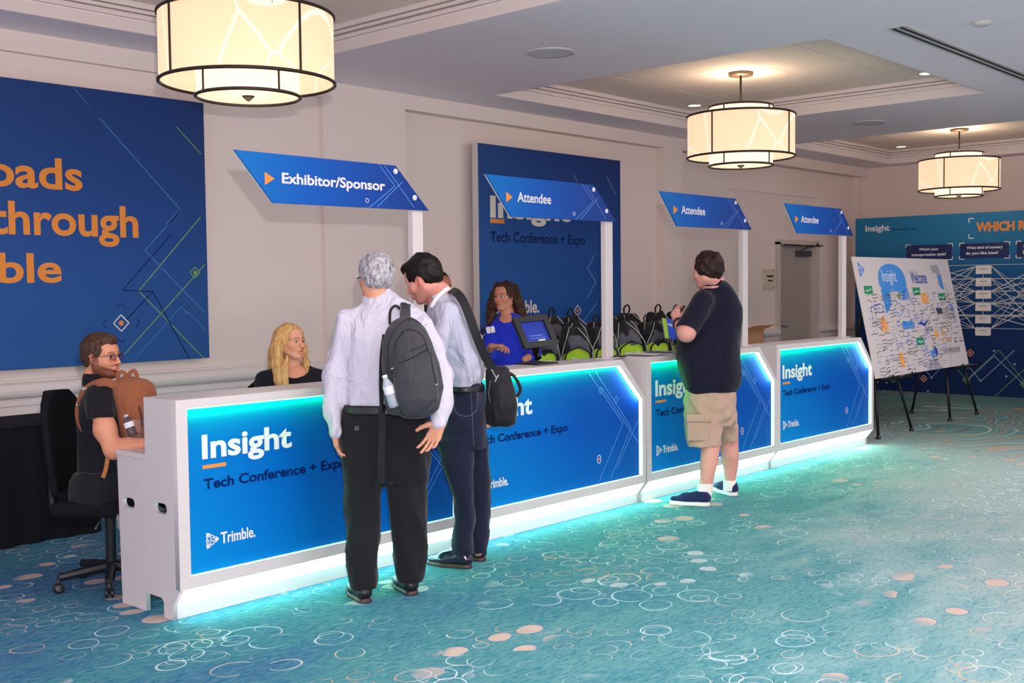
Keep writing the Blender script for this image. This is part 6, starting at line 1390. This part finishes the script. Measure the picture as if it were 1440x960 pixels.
# ------------------------------------------------------------------ 4 seated man with glasses and beard
def seated_man():
    hip = V3(*(2.927,5.697,0.483)); base = (float(hip[0]), float(hip[1]), 0.0); t = person('seated bearded man with glasses and a black polo at the near end of the desk', base)
    fr = head_frame((2.964,5.714,1.264), fdir(0.93, -0.30, 0.03)); B = Body(); sk = skin_mat('skin_fair', 'cf8f72')
    head(B, fr, (2.948,5.753,1.155), 0.058, sc=1.0, tint=lambda V: face_tint(V, beard=(0.20, 0.11, 0.08), stub=0.95))
    el, wr_ = (2.892,5.475,0.790), (3.020,5.338,0.822)
    s = Sdf(); limb(s, [(2.880,5.562,0.973), (2.877,5.530,0.892), el], [0.050, 0.056, 0.047]); limb(s, [el, (2.938,5.411,0.806), wr_], [0.047, 0.045, 0.030]); T = hand_T(wr_, fdir(1, 0.2, 0.0), -UP); hand_sdf(s, -1, (0.2, 0.25, 0.3, 0.3), 0.05, (0.6, 0.2), 1.0, T); B.sdf(s, 0.0045)
    s = Sdf(); s.loft([(0.535,2.952,5.718,0.089,0.110), (0.881,2.961,5.763,0.082,0.110), (1.075,2.965,5.774,0.051,0.080)]); limb(s, [(3.035,5.872,1.025), (3.101,5.869,0.759), (3.168,5.677,0.780)], [0.05, 0.042, 0.03])
    kn = [V3(hip[0]+0.40, hip[1]-0.10, 0.53), V3(hip[0]+0.42, hip[1]+0.12, 0.53)]; ft = [V3(hip[0]+0.44, hip[1]-0.12, 0.07), V3(hip[0]+0.46, hip[1]+0.12, 0.07)]
    for k_, f_ in zip(kn, ft): limb(s, [(hip[0], (hip[1]+k_[1])/2, 0.55), k_, f_], [0.07, 0.05, 0.035])
    B.sdf(s, 0.016); B.build(sk, t, base)
    hair_short(fr, hair_mat('brown_hair', '2c1c16', '5a4030', 80, (1, 1, 0.5), 0.6), t, base, sc=1.0, amp=0.0018, seed=14, nape=-0.055, thick=0.010, line=0.052, top=0.006, front=0.008, freq=90)
    eyes(fr, t, base, 1.0, look=(0.1, 1, 0.15)); glasses(fr, t, base, mat('tortoise_frame', '2a1512', 0.3), 1.0, mat('tinted_lens', '4a2028', 0.1, alpha=0.35))
    bk = cloth_mat('black_jersey', '0f0e16', 0.2, 500, 0.9)
    s = Sdf(); s.loft([(0.477,2.963,5.703,0.124,0.165), (0.651,2.959,5.720,0.126,0.155), (0.803,2.965,5.754,0.119,0.150), (0.920,2.964,5.763,0.111,0.148), (1.017,2.967,5.766,0.101,0.145), (1.079,2.967,5.771,0.082,0.125), (1.123,2.959,5.768,0.058,0.095), (1.155,2.953,5.762,0.043,0.070), (1.170,2.951,5.758,0.035,0.060)], 0.03, rnd=0.006)
    s.cone((2.905,5.644,1.057), (2.888,5.599,1.000), 0.074, 0.066, 0.04); s.cone((3.034,5.871,1.017), (3.083,5.868,0.881), 0.07, 0.065, 0.04)
    s.ell((2.954,5.721,1.218), (0.056, 0.056, 0.042), 0.006, 's'); sl = Sdf(); sl.cone((2.901,5.635,1.065), (2.872,5.543,0.907), 0.072, 0.076, 0.02); sl.plane((2.877,5.564,0.954), fdir(0.10, 0, -1), 0.003); obj_from('polo_shirt', s, 0.0075, bk, t, base, (0.006, 20, 71, (1, 1, 0.6)), rel=2, more=[sl])
    c_ = Sdf(); c_.loft([(1.112,2.956,5.756,0.074,0.090), (1.152,2.949,5.751,0.068,0.084), (1.179,2.944,5.744,0.058,0.078)], 0.01, rnd=0.003); c_.ell((2.958,5.730,1.198), (0.064, 0.064, 0.060), 0.004, 's'); obj_from('collar', c_, 0.0045, bk, t, base)
    s = Sdf(); s.loft([(0.46, hip[0], hip[1], 0.17, 0.15), (0.60, hip[0], hip[1], 0.16, 0.15), (0.66, hip[0], hip[1], 0.13, 0.14)], 0.03)
    for sg, k_, f_ in zip((-1, 1), kn, ft): limb(s, [(hip[0]+0.05, (hip[1]*1.0+k_[1])/2, 0.56), k_, f_], [0.09, 0.075, 0.055], 0.04)
    s.plane((0, 0, 0.06), (0, 0, -1)); obj_from('trousers', s, 0.012, black_trouser, t, base, (0.005, 20, 5), rel=1)
    for f_ in ft: shoe(t, base, f_-V3(0.05, 0, 0), f_+V3(0.22, -0.02, 0), black_leather, black_sole)
    return base
sb = seated_man()
def brown_pack():
    base = (3.056,5.535,0.820); t = thing('backpack', 'brown backpack worn on the chest of the seated bearded man', 'backpack', base); br = cloth_mat('brown_canvas', '8a5236', 0.35, 260, 0.85, noise=0.1)
    dk3 = cloth_mat('dusty_brown_canvas', '8f6458', 0.35, 260, 0.9); lt = mat('tan_leather', 'b0703c', 0.5)
    s = Sdf(); s.loft([(0.781,3.055,5.535,0.054,0.090), (0.850,3.059,5.535,0.079,0.115), (0.927,3.064,5.535,0.092,0.125), (1.004,3.064,5.540,0.104,0.130), (1.073,3.060,5.550,0.107,0.125), (1.119,3.055,5.558,0.102,0.110), (1.146,3.051,5.565,0.082,0.085), (1.161,3.048,5.569,0.050,0.055)], 0.03, n=2.6, rnd=0.02)
    o = obj_from('main_compartment', s, 0.0065, br, t, base, (0.005, 18, 81), rel=2)
    s = Sdf(); s.loft([(0.805,3.007,5.455,0.042,0.040), (0.883,2.996,5.442,0.055,0.055), (0.947,2.999,5.444,0.051,0.050)], 0.02, rnd=0.02); obj_from('side_pocket', s, 0.006, dk3, t, base, (0.003, 25, 82), rel=2)
    for pts in ([(2.983,5.580,1.146), (2.980,5.571,1.177), (2.993,5.557,1.188), (3.005,5.543,1.177), (3.009,5.552,1.145)], [(3.022,5.538,1.153), (3.021,5.526,1.180), (3.037,5.510,1.195), (3.046,5.498,1.176), (3.053,5.504,1.148)]):
        strap('carry_handle', smooth_pts(pts, 5), 0.022, 0.008, fdir(0.3, -1), br, t, base)
    strap('shoulder_strap', smooth_pts([(2.976,5.539,1.095), (2.942,5.549,1.124), (2.907,5.574,1.140), (2.876,5.622,1.128), (2.854,5.674,1.097), (2.845,5.724,1.041), (2.839,5.740,0.972), (2.842,5.718,0.912), (2.858,5.681,0.860)], 6), 0.042, 0.012, fdir(-0.3, -1, 0.3), br, t, base)
    strap('strap_tail', smooth_pts([(2.868,5.503,0.798), (2.878,5.518,0.739), (2.877,5.543,0.672), (2.869,5.577,0.609)], 5), 0.02, 0.005, fdir(0.2, -1), lt, t, base)
    for p in ((2.832,5.654,1.104), (2.820,5.706,1.018)): MB().box(-0.012, 0.012, -0.004, 0.004, -0.008, 0.008, Matrix.Translation(Vector(p)-Vector(base)), bev=0.003).build('buckle', M_['steel'], t)
    MB().tube(onto(o, base, smooth_pts([(2.858,5.146,1.046), (2.865,5.134,0.993), (2.865,5.130,0.939)], 6), FX, 0.0), 0.004, n=6).build('zip', M_['black_plastic'], t)
brown_pack()
bottle('small dark bottle in the side pocket of the brown backpack', (2.968,5.404,0.859), fdir(-0.35, 0, 1), 0.12, 0.026, mat('bottle_cap_grey', 'b8b4b8', 0.35), M_['white'], tint='4a4a58')

# ------------------------------------------------------------------ 5 blonde woman seated behind the desk
def blonde():
    base = (4.429,6.014,0.715); base = (base[0], base[1], 0.0); t = person('seated blonde woman in a black top behind the nearest desk unit', base)
    fr = head_frame((4.432,6.006,1.273), fdir(0.80, -0.56, 0.06)); B = Body(); sk = skin_mat('skin_warm', 'd99a80')
    head(B, fr, (4.447,6.024,1.131), 0.050, sc=0.97, tint=lambda V: face_tint(V, lips=(0.80, 0.40, 0.40)), mouth=0.004)
    s = Sdf(); s.loft([(0.900,4.443,6.042,0.160,0.095), (0.995,4.442,6.034,0.171,0.105), (1.052,4.440,6.026,0.155,0.098), (1.094,4.449,6.020,0.108,0.078), (1.127,4.452,6.019,0.063,0.055)], 0.02); B.sdf(s, 0.006, rel=2)
    s = Sdf(); s.loft([(0.521,4.445,6.042,0.141,0.100), (0.900,4.446,6.038,0.155,0.090)]); hip = V3(base[0], base[1], 0.55)
    for sg in (-1, 1):
        limb(s, [(4.322,6.153,1.021) if sg < 0 else (4.559,5.893,1.026), (4.257,6.117,0.771) if sg < 0 else (4.536,5.811,0.766), (4.137,5.802,0.760) if sg < 0 else (4.302,5.621,0.757)], [0.04, 0.035, 0.025])
        limb(s, [(base[0]+sg*0.09, base[1], 0.55), (base[0]+sg*0.09+0.05, base[1]-0.42, 0.52), (base[0]+sg*0.09+0.05, base[1]-0.45, 0.07)], [0.07, 0.05, 0.035])
    B.sdf(s, 0.016); B.build(sk, t, base)
    eyes(fr, t, base, 0.97, look=(0.15, 1, 0.1))
    hm = hair_mat('blonde_hair', 'a4743e', 'dcb47c', 90, (1, 1, 0.06), 0.45)
    hair_long(fr, hm, t, base, [
        ([(4.364,6.012,1.337), (4.323,6.005,1.237), (4.312,5.994,1.136), (4.314,5.969,1.030), (4.318,5.961,0.971)], [0.035, 0.040, 0.042, 0.036, 0.02], None),
        ([(4.420,6.097,1.323), (4.393,6.119,1.206), (4.394,6.140,1.097), (4.408,6.147,1.015)], [0.05, 0.05, 0.045, 0.03], None),
        ([(4.358,5.948,1.190), (4.336,5.936,1.100), (4.332,5.926,1.008)], [0.010, 0.018, 0.014], None),
        ([(4.542,6.068,1.319), (4.541,6.016,1.216), (4.510,5.955,1.135), (4.476,5.897,1.046), (4.474,5.881,1.000)], [0.03, 0.026, 0.022, 0.018, 0.010], None),
        ], sc=0.97, part=0.012, seed=3, face=(0.056, 0.098))
    bt = cloth_mat('black_knit', '10101c', 0.25, 400)
    s = Sdf(); s.loft([(0.235,4.444,6.051,0.151,0.150), (0.521,4.445,6.042,0.160,0.140), (0.758,4.449,6.039,0.179,0.130), (0.900,4.444,6.040,0.200,0.125), (0.995,4.442,6.034,0.209,0.125), (1.052,4.440,6.026,0.192,0.112), (1.089,4.445,6.023,0.159,0.092), (1.117,4.450,6.020,0.117,0.070), (1.131,4.452,6.019,0.091,0.058)], 0.03, rnd=0.006)
    limb(s, [(4.323,6.153,1.030), (4.258,6.118,0.794)], [0.062, 0.052], 0.04); limb(s, [(4.560,5.894,1.036), (4.536,5.811,0.775)], [0.062, 0.052], 0.04); limb(s, [(4.258,6.118,0.794), (4.149,5.818,0.749)], [0.05, 0.04]); limb(s, [(4.536,5.811,0.775), (4.314,5.637,0.746)], [0.05, 0.04])
    s.ell((4.418,5.938,1.141), (0.095, 0.095, 0.098), 0.006, 's'); obj_from('top', s, 0.0075, bt, t, base, (0.004, 25, 91), rel=2)
    s = Sdf(); s.loft([(0.47, base[0], base[1], 0.18, 0.15), (0.60, base[0], base[1], 0.17, 0.15), (0.68, base[0], base[1], 0.14, 0.13)], 0.03)
    for sg in (-1, 1): limb(s, [(base[0]+sg*0.09, base[1], 0.55), (base[0]+sg*0.09+0.05, base[1]-0.42, 0.54), (base[0]+sg*0.09+0.05, base[1]-0.45, 0.1)], [0.09, 0.07, 0.05], 0.03)
    s.plane((0, 0, 0.05), (0, 0, -1)); obj_from('trousers', s, 0.014, black_trouser, t, base)
    for sg in (-1, 1): shoe(t, base, V3(base[0]+sg*0.09+0.05, base[1]-0.38, 0), V3(base[0]+sg*0.09+0.06, base[1]-0.64, 0), black_leather, black_sole)
blonde()

# ------------------------------------------------------------------ 6 woman in blue, 7 colleague half hidden
def standing(label, px_head, depth_base, fwdv, rows, top_m, sk, hair, base, sc, nb, arms, chest=None, vneck=None, mouth=0.0, lips=(0.75, 0.42, 0.42), top_name='shirt'):
    t = person(label, base); fr = head_frame(px_head, fwdv); B = Body(); head(B, fr, nb, 0.050, sc=sc, tint=lambda V: face_tint(V, lips=lips), mouth=mouth)
    if chest: s = Sdf(); s.loft(chest, 0.02); B.sdf(s, 0.006, rel=2)
    for a in arms:
        s = Sdf(); s.cone(a['el'], a['wr'], 0.036, 0.025, 0.02)
        if 'tip' in a: hand_sdf(s, a['side'], a['curl'], 0.06, (0.6, 0.3), 0.92, hand_T(a['wr'], a['tip'], a['palm']))
        B.sdf(s, 0.004)
    zt = rows[0][0]; s = Sdf(); s.loft([(zt-0.05, rows[0][1], rows[0][2], 0.12, 0.09), (zt+0.15, rows[0][1], rows[0][2], 0.12, 0.09)])
    for sg in (-1, 1): limb(s, [V3(base[0], base[1], 0.85)+RX*0.09*sg, V3(base[0], base[1], 0.5)+RX*0.09*sg, V3(base[0], base[1], 0.08)+RX*0.10*sg], [0.07, 0.05, 0.035])
    B.sdf(s, 0.018); B.build(sk, t, base); eyes(fr, t, base, sc)
    s = Sdf(); s.loft(rows, 0.03, rnd=0.006)
    for a in arms: limb(s, [a['sh'], a['el'], V3(*a['el'])*(1-a['sl'])+V3(*a['wr'])*a['sl']], [0.060, 0.052, 0.045], 0.04)
    if vneck: vneck(s)
    obj_from(top_name, s, 0.0075, top_m, t, base, (0.005, 22, 101), rel=2)
    s = Sdf(); s.loft([(0.80, base[0], base[1], 0.17, 0.13), (0.90, base[0], base[1], 0.18, 0.14), (zt+0.05, rows[0][1], rows[0][2], 0.15, 0.12)], 0.03)
    for sg in (-1, 1): limb(s, [V3(base[0], base[1], 0.84)+RX*0.09*sg, V3(base[0], base[1], 0.5)+RX*0.095*sg, V3(base[0], base[1], 0.12)+RX*0.10*sg], [0.092, 0.07, 0.055], 0.03)
    s.plane((0, 0, 0.05), (0, 0, -1)); obj_from('trousers', s, 0.014, black_trouser, t, base)
    for sg in (-1, 1): q = V3(base[0], base[1], 0)+RX*0.10*sg+FX*0.05; shoe(t, base, q, q-FX*0.26, black_leather, black_sole)
    return t, fr
bw = (6.728,6.169,0.941); bw = (bw[0], bw[1], 0.0)
def vn(s):
    s.ell((6.628,6.118,1.393), (0.055, 0.055, 0.055), 0.006, 's'); s.cone((6.613,6.104,1.376), (6.542,6.086,1.293), 0.042, 0.008, 0.006, op='s')
wt, wfr = standing('woman with long brown hair and royal blue V-neck top behind the desk', (6.690,6.180,1.541), 9.1, fdir(-0.52, -0.84, 0.0),
    [(0.917,6.738,6.155,0.169,0.135), (1.057,6.737,6.152,0.181,0.140), (1.174,6.731,6.153,0.186,0.140), (1.256,6.725,6.150,0.183,0.135), (1.315,6.720,6.145,0.165,0.120), (1.355,6.720,6.148,0.134,0.098), (1.390,6.708,6.148,0.090,0.075), (1.414,6.703,6.155,0.058,0.058)],
    cloth_mat('royal_blue_cloth', '1a2bb4', 0.2, 400), skin_mat('skin_olive', 'c08068'), None, bw, 0.97, (6.706,6.166,1.402),
    [dict(sh=(6.598,6.233,1.294), el=(6.522,6.212,1.084), wr=(6.384,6.041,1.153), tip=fdir(0.85, -0.25, 0.05), palm=fdir(0.2, -0.2, -1), side=-1, curl=(0.5, 0.6, 0.7, 0.8), sl=0.45),
     dict(sh=(6.830,6.037,1.289), el=(6.822,5.971,1.071), wr=(6.594,5.877,1.046), sl=0.5)],
    [(1.233,6.717,6.143,0.142,0.100), (1.315,6.711,6.140,0.133,0.100), (1.367,6.711,6.143,0.096,0.078), (1.408,6.703,6.155,0.046,0.050)], vn, 0.005)
hair_long(wfr, hair_mat('brown_wavy_hair', '1a0e0b', '4a2c1e', 70, (1, 1, 0.12), 0.45), wt, bw, [
    ([(6.683,6.252,1.629), (6.650,6.254,1.548), (6.613,6.244,1.467), (6.580,6.230,1.393), (6.547,6.216,1.331)], [0.035, 0.040, 0.042, 0.040, 0.024], None),
    ([(6.788,6.151,1.604), (6.777,6.111,1.511), (6.778,6.074,1.430), (6.795,6.051,1.371)], [0.040, 0.045, 0.040, 0.022], None),
    ([(6.792,6.218,1.569), (6.808,6.220,1.428)], [0.06, 0.06], None)], sc=0.97, part=-0.008, seed=8, amp=0.005, face=(0.057, 0.10))
bb_ = V3(*bw)
nm = MB()
for (px0, off) in (((6.479,6.161,1.276), 0), ((6.495,6.129,1.282), 0)): nm.box(-0.016, 0.016, -0.002, 0.002, -0.026, 0.026, Matrix.Translation(Vector(px0)-Vector(bw)) @ basis((0, 0, 0), RX*0.96+UP*0.2, FX, UP*0.96-RX*0.2))
nm.build('name_badge', M_['white'], wt)
bh = (5.642,5.953,1.017); bh = (bh[0], bh[1], 0.0)
ht, hfr = standing('dark-haired colleague in black, almost hidden behind the man in the pale shirt', (5.676,5.886,1.617), 8.2, fdir(0.62, -0.75, -0.1),
    [(0.913,5.643,5.945,0.170,0.130), (1.122,5.647,5.956,0.188,0.135), (1.278,5.650,5.964,0.199,0.135), (1.383,5.646,5.961,0.196,0.130), (1.436,5.639,5.957,0.177,0.110), (1.472,5.636,5.949,0.138,0.085), (1.498,5.639,5.932,0.088,0.062)],
    cloth_mat('black_shirt_cloth', '101016', 0.2, 400), skin_mat('skin_brown', '9a6148'), None, bh, 1.0, (5.666,5.931,1.487),
    [dict(sh=(5.528,6.075,1.385), el=(5.478,6.065,1.101), wr=(5.363,5.813,1.016), sl=0.4), dict(sh=(5.767,5.843,1.381), el=(5.744,5.773,1.097), wr=(5.516,5.646,1.013), sl=0.4)])
hair_short(hfr, hair_mat('black_hair', '0d0a0b', '241a18', 70, (1, 1, 0.5), 0.5), ht, bh, sc=1.0, amp=0.002, seed=20, thick=0.011, line=0.030)

# ================================================================== GIVEAWAY BAGS ON THE TABLE
lime = cloth_mat('lime_nylon', '9fbc2a', 0.25, 300, 0.7); greyp = cloth_mat('grey_nylon', '54525f', 0.3, 300, 0.75); blk = cloth_mat('bag_black_nylon', '15151c', 0.35, 300, 0.7); cord_m = mat('pale_cord', 'b8b9b0', 0.6)
def gift_bag(variant):
    t = thing('gift_bag', 'lime, grey and black drawstring bag', 'bag', (0, 0, 0)); r = random.Random(variant)
    Xa = (1, 0, 0); s = Sdf(); lean = r.uniform(-0.03, 0.03)
    s.loft([(0.0, 0, 0, 0.15, 0.075), (0.06, 0, 0, 0.165, 0.085), (0.26, lean*0.5, 0, 0.16, 0.085), (0.36, lean, 0.01, 0.135, 0.07), (0.43, lean*1.6, 0.02, 0.10, 0.05), (0.47, lean*2, 0.03, 0.075, 0.035)], 0.02, ax=Xa, n=2.5, rnd=0.03)
    obj_from('main_sack', s, 0.011, blk, t, (0, 0, 0), (0.012, 18, 200+variant), rel=1)
    s = Sdf(); s.loft([(0.01, 0, -0.045, 0.13, 0.05), (0.10, 0, -0.06, 0.145, 0.055), (0.22, 0, -0.055, 0.135, 0.05), (0.285, 0.01, -0.04, 0.09, 0.04)], 0.02, ax=Xa, n=2.6, rnd=0.03); p = obj_from('lime_pocket', s, 0.010, lime, t, (0, 0, 0), (0.006, 20, 210+variant), rel=1)
    s = Sdf(); s.loft([(0.23, 0.02, -0.038, 0.135, 0.048), (0.32, 0.02+lean, -0.038, 0.125, 0.043), (0.39, lean, -0.02, 0.07, 0.035)], 0.02, ax=Xa, rnd=0.02); obj_from('grey_panel', s, 0.010, greyp, t, (0, 0, 0), (0.007, 20, 220+variant), rel=1)
    for sx in (-1, 1):
        q = smooth_pts([(sx*0.15, -0.09, 0.02), (sx*0.165, -0.095, 0.14), (sx*0.15, -0.085, 0.26), (sx*0.10+lean, -0.075, 0.37), (sx*0.04+lean*2, -0.02, 0.46)], 5)
        MB().tube([tuple(v) for v in q], 0.0035, n=5).build('cord', cord_m, t, True)
        q = smooth_pts([(sx*0.11, -0.10, 0.01), (sx*0.135, -0.112, 0.12), (sx*0.115, -0.104, 0.23), (0, -0.098, 0.29)], 5); MB().tube([tuple(v) for v in q], 0.007, n=5, flat=((0, 1, 0), 1.6)).build('piping', blk, t, True)
    MB().tube([tuple(v) for v in smooth_pts([(lean*2-0.02, 0.02, 0.45), (lean*2-0.035, 0.0, 0.505), (lean*2, 0.0, 0.535), (lean*2+0.03, 0.01, 0.50), (lean*2+0.02, 0.02, 0.45)], 5)], 0.007, n=6, flat=((0, 1, 0), 1.5)).build('hang_loop', blk, t, True)
    o = link('lettering', (lambda me: (me.transform(Matrix.Translation((-0.07, -0.118, 0.16)) @ basis((0, 0, 0), (1, 0, 0), (0, 0, 1), (0, -1, 0)) @ Matrix.Scale(0.045, 4)), me)[1])(text_mesh('Trimble', 0.02)), M_['white'], t)
    return t
protos = [gift_bag(v) for v in range(4)]; ptr = [tree_of(p) for p in protos]
rb = random.Random(12); spots = []
for i in range(8): spots.append((7.40+i*0.44+rb.uniform(-.02, .02), 6.42, 0, 'front row'))
for i in range(8): spots.append((7.36+i*0.44+rb.uniform(-.02, .02), 6.74, 0.03, 'middle row'))
for i in range(8): spots.append((7.42+i*0.44+rb.uniform(-.02, .02), 7.06, 0.05, 'back row'))
ords = ['first', 'second', 'third', 'fourth', 'fifth', 'sixth', 'seventh', 'eighth', 'ninth', 'tenth']; cnt_ = {}
for i, (x, y, dz, row) in enumerate(spots):
    k = i % 4; n_ = cnt_.get(row, 0); cnt_[row] = n_+1
    lb = 'lime and black bag, %s from the near end of the %s' % (ords[n_], row)
    loc = (x, y, 0.772+dz*0); rot = (rb.uniform(-.06, .06), rb.uniform(-.10, .10), -0.30+rb.uniform(-.22, .22)); sc = rb.uniform(0.94, 1.06)*(1.10 if row == 'back row' else 1)
    loc = (x, y, 0.775+0.02)
    if i < 4: o = protos[k]; o.location = loc; o.rotation_euler = rot; o.scale = (sc,)*3; o['label'] = lb
    else: o = copy_tree(protos[k], loc, rot, (sc,)*3, lb, ptr[k])
    o['group'] = 'giveaway bags on the table'
t = thing('booklet', 'blue and lime booklet standing upright against the bags by the man in shorts', 'booklet', (9.162,6.240,1.094), 0.0)
P = basis((0, 0, 0), Vector((0.97, -0.1, -0.1)).normalized(), Vector((-0.12, 0.1, 1)).normalized(), Vector((0, -1, 0.1)))
MB().box(-0.09, 0.09, 0.0, 0.20, -0.004, 0.004, P).build('cover', mat('booklet_blue', '2a4cc0', 0.4), t)
MB().box(-0.09, -0.03, 0.0, 0.20, 0.0041, 0.0052, P).build('lime_stripe', lime, t); lettering('Insight', P, M_['white'], t, -0.02, 0.08, 0.12, 0.16, off=0.006, bold=0.02)
